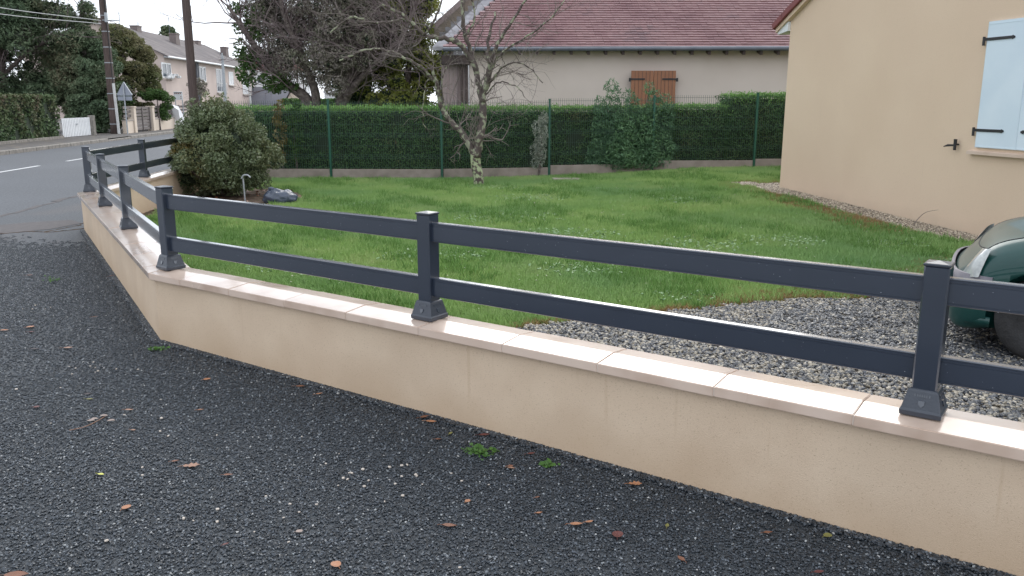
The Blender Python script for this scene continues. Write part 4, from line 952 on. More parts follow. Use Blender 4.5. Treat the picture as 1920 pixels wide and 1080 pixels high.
leaf(-0.442, 4.341, 0.05, 'orange', 'oval', -0.15, 'orange leaf lying against the wall foot, left of the weed')
leaf(-0.482, 4.413, 0.05, 'brown', 'curl', 0.5, 'red-brown leaf leaning on the wall behind the orange leaf')
leaf(-0.323, 4.174, 0.03, 'olive', 'oval', 1.2, 'yellow-green leaf left of the largest weed')
leaf(-0.145, 4.153, 0.05, 'red', 'curl', 0.2, 'dark red leaf behind the largest weed')
leaf(-0.381, 4.095, 0.03, 'brown', 'curl', 0.1, 'faint brown leaf left of the yellow-green leaf')
leaf(-1.153, 4.789, 0.036, 'orange', 'curl', 0.5, 'orange-brown leaf against the wall foot further left')
leaf(-1.298, 4.924, 0.05, 'brown', 'curl', 0.0, 'red-brown leaf at the wall foot, left of the orange-brown one')
leaf(-1.917, 5.057, 0.034, 'orange', 'round', 0.6, 'orange leaf alone on the gravel below the wall bend')
leaf(-3.728, 6.316, 0.045, 'orange', 'round', 0.4, 'orange-tan leaf left of the drive with a red one below')
leaf(-3.642, 6.176, 0.04, 'red', 'curl', 0.3, 'red leaf tucked under the orange-tan leaf on the left')
leaf(-3.875, 6.222, 0.05, 'orange', 'oval', 0.2, 'tan leaf at the left edge of the drive')
leaf(-4.848, 8.307, 0.055, 'brown', 'oval', 0.1, 'brown leaf farthest up the gravel on the left')
leaf(-3.368, 5.724, 0.05, 'dark', 'curl', 0.1, 'black rotten leaf on the left of the drive')
leaf(-3.148, 5.751, 0.055, 'tan', 'oval', 0.15, 'tan leaf between the black leaf and the pale chips')
leaf(-2.533, 4.789, 0.04, 'dark', 'curl', 0.5, 'dark leaf over the yellow-green leaf by the long twig')
leaf(-2.478, 4.696, 0.035, 'olive', 'oval', 0.0, 'yellow-green leaf under the dark leaf')
leaf(-3.380, 6.630, 0.04, 'brown', 'curl', 0.4, 'brown leaf above the pale chips on the left')
leaf(-2.169, 4.521, 0.04, 'tan', 'curl', 0.0, 'flat tan leaf above the fallen twig')
leaf(-2.718, 4.564, 0.028, 'red', 'round', 0.2, 'red round leaf on the left above the fallen twig')
leaf(-1.764, 4.521, 0.03, 'orange', 'curl', 0.3, 'small orange leaf below the orange leaf at the wall bend')
leaf(-4.005, 8.280, 0.05, 'brown', 'curl', 1.0, 'brown leaf at the foot of the angled wall')
t = thing('fallen_twig', 'dry twig with greyish leaves lying on the left of the drive', 'twig', (-2.290, 4.264, 0))
mb = MB(); mb.tube(bez([(-2.349, 4.211, .016), (-2.290, 4.264, .016), (-2.263, 4.357, .016), (-2.253, 4.429, .016)], 4), .0022, 5); mb.build('stalk', M['leaf_tan'], t)
mb = MB(); mb.add([(-2.299 + dx, 4.341 + dy, .018 + dz) for dx, dy, dz in ((-.022, 0, 0), (-.008, .013, .006), (.01, .012, .006), (.024, .003, .002), (.01, -.01, .006), (-.008, -.012, .004))], [[0, 1, 2, 3, 4, 5][::-1]]); mb.build('twig_leaf', M['leaf_grey'], t)
mb = MB(); mb.add([(-2.263 + dx, 4.413 + dy, .018 + dz) for dx, dy, dz in ((-.022, 0, 0), (-.008, .013, .006), (.01, .012, .006), (.024, .003, .002), (.01, -.01, .006), (-.008, -.012, .004))], [[0, 1, 2, 3, 4, 5][::-1]]); mb.build('twig_leaf', M['leaf_grey'], t)
mb = MB(); mb.add([(-2.189 + dx, 4.341 + dy, .018 + dz) for dx, dy, dz in ((-.022, 0, 0), (-.008, .013, .006), (.01, .012, .006), (.024, .003, .002), (.01, -.01, .006), (-.008, -.012, .004))], [[0, 1, 2, 3, 4, 5][::-1]]); mb.build('twig_leaf', M['leaf_grey'], t)
mb = MB(); mb.add([(-2.293 + dx, 4.365 + dy, .018 + dz) for dx, dy, dz in ((-.022, 0, 0), (-.008, .013, .006), (.01, .012, .006), (.024, .003, .002), (.01, -.01, .006), (-.008, -.012, .004))], [[0, 1, 2, 3, 4, 5][::-1]]); mb.build('twig_leaf', M['leaf_grey'], t)


V = [(-7.35, 11.35), (-6.75, 11.15), (-6.35, 11.5), (-6.2, 12.1), (-6.55, 12.45), (-7.0, 12.2), (-7.3, 11.9)]
part('repair_patch', [(x, y, .004) for x, y in V], [list(range(len(V)))], M['patch'], drive)
mb = MB()
for P in ([(-7.5, 11.2, .006), (-6.9, 11.1, .006), (-6.5, 11.3, .006), (-6.2, 11.25, .006), (-5.9, 11.6, .006)], [(-6.3, 11.3, .006), (-6.15, 11.9, .006), (-6.3, 12.4, .006)]):
    Q = bez(P, 8); Q[:, :2] += rng.normal(size=(len(Q), 2)) * .012; Q[:, 2] = -.002; mb.tube(Q, rng.uniform(.005, .012, len(Q)), 6)
mb.build('crack', M['soil'], drive, kind='stuff')
t = thing('stone_slab', 'small flat pale slab half sunk in the grass near the mesh fence', 'slab', (1.15, 18.7, .02)); mb = MB(); mb.bbox((1.2, 18.75, .035), (.6, .35, .05), .01, rz=.1); mb.build('slab', M['concrete'], t)
# ================================================================== GARDEN BITS
t = thing('garden_stake', 'grey metal garden stake with a hooked top in front of the round bush', 'garden stake', (-4.62, 14.6, 0))
mb = MB(); mb.tube([(-4.62, 14.6, -.02), (-4.63, 14.6, .42)], .014, 8); mb.build('stem', M['steel'], t)
mb = MB(); mb.tube(bez([(-4.66, 14.6, .42), (-4.62, 14.6, .475), (-4.55, 14.6, .48), (-4.5, 14.6, .44)], 6), .014, 8); mb.build('hook', M['steel'], t)
# crumpled dark plastic sack
bm = bmesh.new(); bmesh.ops.create_icosphere(bm, subdivisions=4, radius=1.)
from mathutils import noise as mnoise
for v in bm.verts:
    p = v.co.copy(); n_ = mnoise.noise(p * 2.2) * .3 + mnoise.noise(p * 6) * .1 + mnoise.noise(p * 13) * .04
    v.co = Vector((p.x * .29, p.y * .22, max(-.03, p.z * .15 + .09))) * 1. + p * n_ * .12
    if p.z > .55 and p.x < -.1: v.co.z += .07 * abs(mnoise.noise(p * 9))
V = [v.co[:] for v in bm.verts]; F = [[v.index for v in f.verts] for f in bm.faces]; bm.free()
t = thing('plastic_sack', 'crumpled dark blue plastic sack lying on the lawn edge beside the bush', 'sack', (-4.0, 14.55, 0))
part('sack_body', V, F, M['bag'], t, smooth=True, local=True)
mb = MB(); mb.tube(bez([(-.12, 0, .18), (-.13, .02, .24), (-.17, .01, .25), (-.19, 0, .2)], 4), [.03, .03, .035, .04, .045, .04, .035, .03, .03, .025, .02, .02, .01], 7); mb.build('sack_neck', M['bag'], t, local=True)

# ================================================================== RIGHT HOUSE
def HP(s, z, n=0.):      # point on the house wall: s along from corner, z up, n outwards
    p = HC + HD * s + HN * n; return (p.x, p.y, z)
hs = thing('beige_house', 'beige rendered house with white shutters and red verge at the right edge', 'house', (HC.x, HC.y, 0))
GP = 25.0; eave_z = 3.16
def roof_z(s): return eave_z + (s) * math.tan(R(GP)) if s < 5.0 else eave_z + 5.0 * math.tan(R(GP)) - (s - 5.0) * math.tan(R(GP))
Vw = []; poly = [(0, -.1), (10, -.1), (10, eave_z), (5, roof_z(5)), (0, eave_z)]
for n_ in (0, -9):
    for s, z in poly: Vw.append(HP(s, z, n_))
part('wall', Vw, [[0, 1, 2, 3, 4], [9, 8, 7, 6, 5]] + [[i, 5 + i, 5 + (i + 1) % 5, (i + 1) % 5] for i in range(5)], M['house_wall'], hs, loc=(HC.x, HC.y, 0))
# roof with verge tiles
Vr = []; Fr = []
for sgn, s0, s1 in ((1, -.42, 5.0),):
    z0, z1 = roof_z(-.42) + .055, roof_z(5.0) + .055
    for n_ in (.10, -9.2):
        Vr += [HP(s0, z0, n_), HP(s1, z1, n_), HP(s1, z1 + .1, n_), HP(s0, z0 + .1, n_)]
Vr2 = [];
part('roof', Vr, [[0, 1, 2, 3], [7, 6, 5, 4], [0, 4, 5, 1], [3, 2, 6, 7], [0, 3, 7, 4], [1, 5, 6, 2]], M['red_tile'], hs)
vt = None; L_ = 5.42 / math.cos(R(GP)); nt = 17
ax = (Vector(HP(1, roof_z(1))) - Vector(HP(0, roof_z(0)))).normalized()
for k in range(nt):
    s = -.42 + (k + .5) * 5.42 / nt; z = roof_z(s) + .115 + (.006 if k % 2 else 0)
    c = HP(s, z, .115)
    if vt is None:
        mb = MB(); mb.bbox((0, 0, 0), (5.42 / nt / math.cos(R(GP)) + .03, .045, .115), .008, ry=0); vt = mb.build('verge_tile', M['red_tile'], hs, local=True); o = vt
    else: o = vt.copy(); COL.objects.link(o); o.parent = hs
    o.location = Vector(c) - Vector(hs.location)
    q = ax.to_track_quat('X', 'Z'); o.rotation_mode = 'QUATERNION'; o.rotation_quaternion = q
# eave fascia box, white, at the corner
mb = MB(); A = HP(-.36, 2.66 + .03, .02); 
Vf = [HP(s, z, n_) for n_ in (.05, -9) for s, z in ((-.36, 2.93), (-.002, 2.97), (-.002, 3.13), (-.36, 2.98))]
part('fascia', Vf, [[0, 1, 2, 3], [7, 6, 5, 4], [0, 4, 5, 1], [3, 2, 6, 7], [0, 3, 7, 4], [1, 5, 6, 2]], M['fascia'], hs)
# soffit board beneath the verge
Vs = [HP(s, roof_z(s) + dz, n_) for n_ in (.003, .085) for s, dz in ((-.38, -.02), (5.0, -.02), (5.0, .054), (-.38, .054))]
part('verge_board', Vs, [[0, 1, 2, 3], [7, 6, 5, 4], [0, 4, 5, 1], [3, 2, 6, 7], [0, 3, 7, 4], [1, 5, 6, 2]], M['house_wall'], hs)
# shutters
def hbox(s0, s1, z0, z1, n0, n1, mb=None):
    mb = mb or MB(); V = [HP(s, z, n_) for n_ in (n0, n1) for s, z in ((s0, z0), (s1, z0), (s1, z1), (s0, z1))]
    return mb.add(V, [[0, 1, 2, 3][::-1], [4, 5, 6, 7], [0, 1, 5, 4], [1, 2, 6, 5], [2, 3, 7, 6], [3, 0, 4, 7]])
SH0, SHZ0, SHZ1 = 4.935, 1.135, 2.705
for k in range(2):
    s0 = SH0 + k * .684; sh_mb = MB(); 
    hbox(s0 + .002, s0 + .680, SHZ0, SHZ1, .004, .030, sh_mb)
    shp = sh_mb.build('shutter', M['shutter'], hs)
    mb = MB(); hbox(s0 + .010, s0 + .672, SHZ1 - .035, SHZ1 - .029, .030, .033, mb); hbox(s0 + .010, s0 + .672, SHZ0 + .005, SHZ0 + .02, .030, .034, mb)
    hbox(s0 + .002, s0 + .008, SHZ0, SHZ1, .030, .033, mb)
    mb.build('shutter_frame', M['shutter'], shp)
    for zz in (2.49, 1.355):
        mb = MB()
        if k == 0: a0, a1 = s0 - .05, s0 + .46; tip = 1
        else: a0, a1 = s0 + .055, s0 + .72; tip = -1
        hbox(a0 + (.0 if tip > 0 else .035), a1 - (.035 if tip > 0 else 0), zz - .018, zz + .018, .031, .040, mb)
        tx = a1 - .02 if tip > 0 else a0 + .02
        for dx, dz, w in ((0, 0, .03), (-tip * .012, .016, .014), (-tip * .012, -.016, .014), (tip * .016, 0, .016)):
            hbox(tx + dx - w / 2, tx + dx + w / 2, zz + dz - w / 2, zz + dz + w / 2, .0315, .0395, mb)
        hx = a0 if tip > 0 else a1
        mb.tube([HP(hx, zz - .075, .036), HP(hx, zz + .035, .036)], .017, 8)
        mb.build('hinge_strap', M['iron'], shp)
mb = MB(); hbox(4.84, 6.4, 1.045, 1.085, -.05, .07, mb); hbox(4.84, 6.4, 1.085, 1.095, -.05, .05, mb); mb.build('window_sill', M['coping'], hs)
# shutter stop
mb = MB(); mb.tube([HP(4.60, 1.155, 0), HP(4.60, 1.155, .055)], .012, 8); mb.tube([HP(4.60, 1.08, .055), HP(4.60, 1.225, .055)], [.019, .024], 8)
mb.tube([HP(4.60, 1.145, .05), HP(4.50, 1.14, .085), HP(4.44, 1.12, .10)], [.012, .016, .006], 7); mb.build('shutter_stop', M['iron'], hs)
# thin dry stalk by the strip
t = thing('dry_stalk', 'single bent dry grass stalk against the beige house wall', 'stalk', (5.55, 11.55, 0))
mb = MB(); mb.tube(bez([(5.62, 11.75, 0), (5.66, 11.7, .12), (5.74, 11.65, .22), (5.88, 11.6, .26)], 5), np.linspace(.007, .002, 16), 5); mb.build('stalk', M['twig'], t)

# ================================================================== MID HOUSE (pink tiled)
mh = thing('tiled_house', 'pale rendered house with pink tiled roof and brown shutters behind the hedge', 'house', (3.4, 24.5, 0))
mb = MB(); mb.box((5.4, 27.4, 1.57), (13.2, 5.6, 3.24)); mb.build('wall', M['mid_wall'], mh)
tanp = .84; EY = 24.22; EZ = 3.17     # eave line
def rz_(y): return EZ + (y - EY) * tanp
L_ = math.hypot(1, tanp)
# roof bed, left edge slanting back
Vb = [(-1.92, EY, EZ - .02), (12.6, EY, EZ - .02), (12.6, 27.3, rz_(27.3) - .02), (.56, 27.3, rz_(27.3) - .02)]
rb = MB(); rb.add(Vb + [(x, y, z - .06) for x, y, z in Vb], [[0, 1, 2, 3], [7, 6, 5, 4], [0, 4, 5, 1], [1, 5, 6, 2], [2, 6, 7, 3], [3, 7, 4, 0]])
roof = rb.build('roof', M['tile_bed'], mh)
V = []; F = []; n_ = 0; row = 0; s = 0.
nrm = np.array((0, -tanp, 1)) / L_; dn = np.array((0, 1, tanp)) / L_
while s < 3.95:
    y0 = EY + s / L_; xl = -1.92 + (y0 - EY) * .806
    x = xl + (.09 if row % 2 else 0) + .02
    while x < 10.2:
        w = .172; b0 = np.array((x, EY, EZ)) + dn * s + nrm * (.055 + random.uniform(-.004, .004)); jx = random.uniform(-.003, .003)
        b1 = b0 + dn * .15 - nrm * .045
        q = [b0 + (jx, 0, 0), b0 + (w - .002 + jx, 0, 0), b1 + (w - .002, 0, 0), b1]
        V += q + [p - nrm * .055 for p in q[:2]]
        F += [[n_, n_ + 1, n_ + 2, n_ + 3], [n_, n_ + 4, n_ + 5, n_ + 1]]; n_ += 6; x += w
    s += .112; row += 1
part('roof_tiles', V, F, M['tile'], roof, kind='stuff')
mb = MB(); P0 = np.array((-1.92, EY, EZ + .03)); P1 = np.array((.56, EY + 3.08, rz_(EY + 3.08) + .03)); dd = P1 - P0
mb.add([P0 + (-.28, 0, 0), P0 + (.02, 0, 0), P1 + (.02, 0, 0), P1 + (-.28, 0, 0), P0 + (-.28, 0, -.1), P0 + (.02, 0, -.1), P1 + (.02, 0, -.1), P1 + (-.28, 0, -.1)], [[0, 1, 2, 3], [0, 4, 5, 1], [3, 7, 4, 0], [1, 5, 6, 2], [2, 6, 7, 3], [4, 7, 6, 5]])
mb.build('roof_flashing', M['grey_wood'], roof)
mb = MB(); mb.add(*(lambda g: g)(tube([(-1.9, EY - .05, EZ - .05), (10.3, EY - .05, EZ - .02)], .055, 10))); mb.build('gutter', M['dark_gutter'], mh)
mb = MB(); mb.tube([(-1.9, EY - .065, EZ + .0), (10.3, EY - .065, EZ + .03)], .012, 6); mb.build('gutter_rim', M['zinc'], mh)
rft = None
for k in range(25):
    x = -1.7 + k * .478
    if rft is None: mb = MB(); mb.box((0, 0, 0), (.075, .36, .1), rx=math.atan(tanp) * .35); rft = mb.build('rafter_end', M['dark_wood'], mh, local=True); o = rft
    else: o = rft.copy(); COL.objects.link(o); o.parent = mh
    o.location = Vector((x, EY + .17, EZ - .10)) - Vector(mh.location)
mb = MB(); mb.box((4.2, EY + .15, EZ - .034), (12.2, .3, .012)); mb.build('soffit', M['mid_wall'], mh)
for k, (x0, x1) in enumerate(((3.35, 3.975), (3.985, 4.60))):
    mb = MB(); mb.bbox(((x0 + x1) / 2, 24.44, 1.72), (x1 - x0, .04, 1.68), .006); sh = mb.build('shutter', M['brown_wood'], mh)
    mb = MB(); 
    for j in range(1, 6): mb.box((x0 + j * .104, 24.417, 1.72), (.008, .006, 1.66))
    mb.build('board_joints', M['dark_wood'], sh)
    for zz in (2.33, 1.1):
        mb = MB(); xx = x0 + .17 if k == 0 else x1 - .17; mb.box((xx, 24.41, zz), (.42, .016, .045)); mb.box((x0 - .04 if k == 0 else x1 + .04, 24.43, zz - .02), (.05, .05, .1)); mb.build('hinge_strap', M['iron'], sh)
# timber porch side at its left end
pl = None
for k in range(7):
    x = -1.93 + k * .104
    if pl is None: mb = MB(); mb.bbox((0, 0, 0), (.098, .03, 3.0), .004); pl = mb.build('plank', M['old_wood'], mh, local=True); o = pl
    else: o = pl.copy(); COL.objects.link(o); o.parent = mh
    o.location = Vector((x, 24.72 + random.uniform(-.006, .006), 1.45)) - Vector(mh.location)
mb = MB(); mb.box((-1.57, 24.6, 2.85), (.8, .5, .25)); mb.build('painted_eave_shade', M['dark_wood'], mh)  # shade under the eave, put in as a dark block
for x in (-1.42, -1.3):
    mb = MB(); mb.tube([(x, 24.55, -.1), (x, 24.55, 2.9)], .035, 8); mb.build('downpipe', M['dark_wood'], mh)
# grey timber gable behind
bg_ = thing('timber_barn', 'weathered grey timber gable with steep roof edge left of the tiled roof', 'barn', (-.5, 27.4, 0))
BY = 27.2
def bp(u_x, z, y=BY): return (u_x, y, z)
V = [bp(-2.25, -.1), bp(4, -.1), bp(4, 9.2), bp(-2.25, 3.85)]
xx = -2.25; pl = None
while xx < 1.2:
    h = 3.85 + (xx + 2.25) * .86
    mb = MB(); mb.bbox((xx + .09, BY, h / 2 - .1), (.172, .04, h + .12), .005); mb.build('plank', M['grey_wood'], bg_)
    xx += .18
mb = MB(); A = np.array((-2.55, BY - .15, 3.72)); B_ = np.array((2.2, BY - .15, 3.72 + 4.75 * .86))
mb.add([A, B_, B_ + (0, 0, .2), A + (0, 0, .2), A + (0, 3, 0), B_ + (0, 3, 0), B_ + (0, 3, .2), A + (0, 3, .2)], [[0, 1, 2, 3], [7, 6, 5, 4], [0, 4, 5, 1], [3, 2, 6, 7], [0, 3, 7, 4], [1, 5, 6, 2]])
mb.build('roof', M['old_wood'], bg_)

# ================================================================== TERRACED HOUSES
rh = thing('terraced_house', 'long two-storey terraced row with grey roof beyond the street', 'houses', (-31, 77, 0))
RA = Vector((-32.0, 80.3)); RBv = Vector((-34.35, 115.7)); re_ = (RBv - RA).normalized(); rn = Vector((re_.y, -re_.x))   # rn faces the street
if rn.x < 0: rn = -rn
RLn = (RBv - RA).length; EH = 6.0; RD = 6.2; RH = 9.0
def RP(s, z, n=0.): p = RA + re_ * s + rn * n; return (p.x, p.y, z)
V = [RP(s, z, n_) for s in (0, RLn) for n_, z in ((0, -.1), (0, EH), (-RD, RH - .15), (-2 * RD, EH), (-2 * RD, -.1))]
part('wall', V, [[4, 3, 2, 1, 0], [5, 6, 7, 8, 9]] + [[i, (i + 1) % 5, 5 + (i + 1) % 5, 5 + i] for i in range(5)], M['row_wall'], rh)
V = []
for s in (-.4, RLn + .4):
    for n_, z in ((.5, EH - .2), (-RD, RH), (-2 * RD - .5, EH - .2), (-2 * RD - .5, EH - .32), (-RD, RH - .12), (.5, EH - .32)): V.append(RP(s, z, n_))
roof2 = part('roof', V, [[5, 4, 3, 2, 1, 0], [6, 7, 8, 9, 10, 11]] + [[i, (i + 1) % 6, 6 + (i + 1) % 6, 6 + i] for i in range(6)], M['row_roof'], rh)
# tile courses as raised ribs
mb = MB()
for k in range(1, 15):
    f = k / 15; n_ = .5 - (RD + .5) * f; z = EH - .2 + (RH - EH + .2) * f + .02
    a = RP(-.4, z, n_); b = RP(RLn + .4, z, n_); mb.add([a, b, RP(RLn + .4, z + .03, n_ - .1), RP(-.4, z + .03, n_ - .1)], [[0, 1, 2, 3]])
mb.build('tile_courses', M['row_roof'], roof2, kind='stuff')
for s, n_, h in ((1.5, -RD + .2, .2), (10.4, -RD + .3, .35), (16.5, -RD + 2.2, .9), (28, -RD + .5, .2), (31, -RD + .4, .3), (34.0, -RD + 3.0, .9)):
    c = RP(s, RH + h / 2 - .35 - max(0, (n_ + RD)) * .45, n_); mb = MB(); mb.bbox(c, (.75, 1.1, h + .7), .03); mb.bbox((c[0], c[1], c[2] + h / 2 + .37), (.85, 1.2, .12), .02); mb.build('chimney', M['brick'], roof2)
mb = MB(); mb.tube([RP(-.4, EH - .3, .58), RP(RLn + .4, EH - .3, .58)], .09, 8); mb.build('gutter', M['white_frame'], rh)
mb = MB(); V = [RP(s, z, n_) for n_ in (.01, .5) for s, z in ((0, EH - .34), (RLn, EH - .34), (RLn, EH - .2), (0, EH - .2))]
mb.add(V, [[0, 1, 2, 3], [7, 6, 5, 4], [0, 4, 5, 1], [3, 2, 6, 7], [0, 3, 7, 4], [1, 5, 6, 2]]); mb.build('soffit', M['white_frame'], rh)
def rbox(s0, s1, z0, z1, n0, n1, mb=None):
    mb = mb or MB(); V = [RP(s, z, n_) for n_ in (n0, n1) for s, z in ((s0, z0), (s1, z0), (s1, z1), (s0, z1))]
    return mb.add(V, [[0, 1, 2, 3], [7, 6, 5, 4], [0, 4, 5, 1], [3, 2, 6, 7], [0, 3, 7, 4], [1, 5, 6, 2]])
def rwin(s0, s1, z0, z1, kind='w'):
    fr = MB(); w = .13
    rbox(s0, s0 + w, z0, z1, .0, .06, fr); rbox(s1 - w, s1, z0, z1, .0, .06, fr); rbox(s0 + w, s1 - w, z1 - w, z1, .0, .06, fr); rbox(s0 + w, s1 - w, z0, z0 + w, .0, .06, fr)
    m_ = (s0 + s1) / 2; rbox(m_ - .07, m_ + .07, z0 + w, z1 - w, .0, .055, fr)
    wi = fr.build('window', M['white_frame'], rh)
    if kind == 's':
        mb = rbox(s0 + w, s1 - w, z0 + w, z1 - w, .0, .03); mb.build('roller_blind', M['white_frame'], wi)
    else:
        for p0, p1 in ((s0 + w, m_ - .07), (m_ + .07, s1 - w)): rbox(p0, p1, z0 + w, z1 - w, .0, .02).build('pane', M['glass'], wi)
    rbox(s0 - .15, s1 + .15, z0 - .14, z0 - .002, .0, .22).build('sill', M['stone_sill'], wi)
    if kind in 'bs' and z1 - z0 > 1.9:
        bb = MB()
        for k in range(9): s = s0 + (s1 - s0) * k / 8; bb.tube([RP(s, z0, .25), RP(s, z0 + 1, .25)], .015, 4)
        bb.tube([RP(s0, z0 + 1, .25), RP(s1, z0 + 1, .25)], .025, 4); bb.build('balcony_rail', M['white_frame'], wi)
def s_at_u(u):   # used once to read window places; distances along the row in metres
    x = (u - 960) / 1583.
    # ray x:y = x/1.0242
    k = x / 1.0242 * 1.0
    return (k * RA.y - RA.x) / (re_.x - k * re_.y)
for u0, u1, z0, z1, kd in ((308, 325, 3.82, 5.2, 'w'), (376, 389, 3.75, 5.3, 'w'), (408.5, 424, 2.7, 5.3, 'b'), (431.5, 440, 3.6, 5.15, 's'), (456.5, 470, 2.6, 5.2, 's')):
    rwin(s_at_u(u0), s_at_u(u1), z0, z1, kd)
for u in (371, 374, 474): s = s_at_u(u); mb = MB(); mb.tube([RP(s, 0, .12), RP(s, EH - .3, .12)], .1, 6); mb.build('downpipe', M['dark_gutter'], rh)
s = s_at_u(312); mb = MB()
for k in range(14): mb.bbox(RP(s + random.uniform(0, 3.6), 3.95 + random.uniform(-.1, .25), .3), (.3, .3, .25), .05, rz=random.uniform(0, 3))
mb.build('window_flowers', M['white_paint'], rh, kind='stuff')
# antennas on ridge
for s, h in ((3, 1.2), (7, 1.3), (12, .8), (22, 2.2)):
    mb = MB(); mb.tube([RP(s, RH - .1, -RD), RP(s, RH + h, -RD)], .03, 5)
    for k in range(3): mb.tube([RP(s - .5, RH + h - .15 * k, -RD), RP(s + .5, RH + h - .15 * k, -RD)], .015, 4)
    mb.build('aerial', M['dark_gutter'], roof2)
# further houses
def simple_house(name, label, x0, x1, y, depth, h, rh_, mw, mr, cat='house', wins=()):
    t = thing(name, label, cat, ((x0 + x1) / 2, y, 0)); mb = MB(); mb.box(((x0 + x1) / 2, y + depth / 2, h / 2 - .05), (x1 - x0, depth, h + .1)); mb.build('wall', mw, t)
    V = [(x0 - .3, y - .4, h), (x1 + .3, y - .4, h), (x1 + .3, y + depth / 2, h + rh_), (x0 - .3, y + depth / 2, h + rh_), (x0 - .3, y + depth + .4, h), (x1 + .3, y + depth + .4, h)]
    r_ = part('roof', V, [[0, 1, 2, 3], [3, 2, 5, 4], [0, 3, 4], [1, 5, 2], [0, 4, 5, 1]], mr, t)
    for a, b, c, d in wins:
        mb = MB(); mb.box(((a + b) / 2, y - .02, (c + d) / 2), (b - a, .06, d - c)); w = mb.build('window', M['white_frame'], t)
        mb = MB(); mb.box(((a + b) / 2, y - .06, (c + d) / 2), (b - a - .3, .03, d - c - .3)); mb.build('pane', M['glass'], w)
    return t, r_
t, r_ = simple_house('white_house', 'white house with a red roof past the end of the terraced row', -41, -31.5, 126, 9, 6.1, 1.9, M['white_wall'], M['red_tile'], wins=((-37, -36, 4.2, 5.4),))
for x, z in ((-38.2, 8.2), (-36, 7.8)): mb = MB(); mb.bbox((x, 129, z), (1., 1., 1.6), .03); mb.build('chimney', M['brick'], r_)
simple_house('slate_shed', 'low building with a dark slate roof in front of the white house', -34.6, -28.6, 112, 6, 1.2, 2.4, M['cream_far'], M['slate'], 'outbuilding')
t = thing('gabled_shed', 'small cream gable end beside the dark slate roof', 'outbuilding', (-27.6, 110, 0)); mb = MB()
mb.add([(x, y, z) for y in (110, 114) for x, z in ((-29, 0), (-26, 0), (-26, 1.4), (-27.5, 3.7), (-29, 1.4))], [[0, 1, 2, 3, 4], [9, 8, 7, 6, 5]] + [[i, 5 + i, 5 + (i + 1) % 5, (i + 1) % 5] for i in range(5)]); mb.build('wall', M['cream_far'], t)
mb = MB(); mb.add([(-29.3, 109.7, 1.1), (-27.5, 109.7, 3.95), (-25.7, 109.7, 1.1), (-29.3, 114, 1.1), (-27.5, 114, 3.95), (-25.7, 114, 1.1)], [[0, 1, 4, 3], [1, 2, 5, 4]]); mb.build('roof', M['slate'], t)
simple_house('white_bungalow', 'bright white low house glimpsed under the plum tree branches', -26, -13, 120, 8, 2.9, 1.4, M['white_wall'], M['white_wall'])
hedge('far_hedge', (-26, 98), (-10, 98), 1.5, 1.9, M['green_leaf'], M['green_leaf'], 'distant light green garden hedge in front of the white low house', dens=60, size=.35, aspect=.6)

# ================================================================== STREET THINGS
def wpole(name, label, x, y, h, r0, r1, cat='pole'):
    t = thing(name, label, cat, (x, y, 0)); mb = MB(); zz = np.linspace(0, h, 10); mb.tube([(x, y, z) for z in zz], np.linspace(r0, r1, 10), 14); mb.build('mast', M['pole_wood'], t, smooth=True); return t
t = wpole('utility_pole', 'dark wooden utility pole with white conduit beside the white gate', -20.15, 43.6, 9, .225, .15)
mb = MB()
for k in range(8): mb.lathe([(.235 - .008 * k, -.02), (.235 - .008 * k, .02)], (-20.15, 43.6, .6 + k * .75), 14)
mb.build('steel_band', M['steel'], t)
mb = MB(); mb.tube([(-19.9, 43.45, 0), (-19.97, 43.5, 2.6)], .07, 8); mb.build('conduit', M['conduit'], t)
mb = MB(); mb.tube([(-19.99, 43.5, 2.6), (-20.0, 43.5, 8.8)], .03, 6); mb.tube([(-19.95, 43.4, 5.2), (-19.95, 43.4, 9)], .02, 5); mb.build('cable_riser', M['black_plastic'], t)
mb = MB(); mb.tube([(-20.15, 43.4, 5.62), (-19.3, 43.4, 5.6)], .025, 5); mb.box((-19.95, 43.4, 5.75), (.12, .12, .45)); mb.build('bracket', M['steel'], t)
wpole('utility_pole', 'brown wooden utility pole rising behind the round bush', -8.98, 24.4, 8, .125, .10)
def wire(label, P, r=.02, mm='steel'):
    t = thing('overhead_wire', label, 'wire', P[0], 'overhead wires'); mb = MB(); mb.tube(bez(P, 8), r, 4, cap=False); mb.build('cable', M[mm], t)
wire('upper of the two pale wires running left from the dark pole', [(-20.2, 43.5, 5.6), (-24, 40, 6.0), (-28, 34.5, 7.0), (-33, 27, 8.6)], .018, 'conduit')
wire('lower of the two pale wires running left from the dark pole', [(-20.2, 43.5, 5.45), (-24, 40, 5.7), (-28, 34.5, 6.6), (-33, 27, 8.1)], .018, 'conduit')
wire('thin wire sagging from the dark pole towards the far lamp post', [(-20.1, 43.6, 8.2), (-20.2, 50, 7.3), (-20.9, 58, 6.4), (-22.6, 68, 5.2)], .014)
t = thing('lamp_post', 'slim grey metal post in front of the terraced houses', 'post', (-23.2, 70, 0)); mb = MB(); mb.tube([(-23.2, 70, 0), (-23.2, 70, 5.3)], [.16, .1], 8); mb.build('mast', M['steel'], t)
mb = MB(); mb.tube([(-23.2, 70, 5.2), (-23.2, 70, 5.5)], .05, 6); mb.build('top_cap', M['steel'], t)
t = thing('lamp_post', 'slim pale post in front of the dark slate roof', 'post', (-31.5, 104, 0)); mb = MB(); mb.tube([(-31.5, 104, 0), (-31.5, 104, 6.6)], [.17, .12], 8); mb.build('mast', M['conduit'], t)
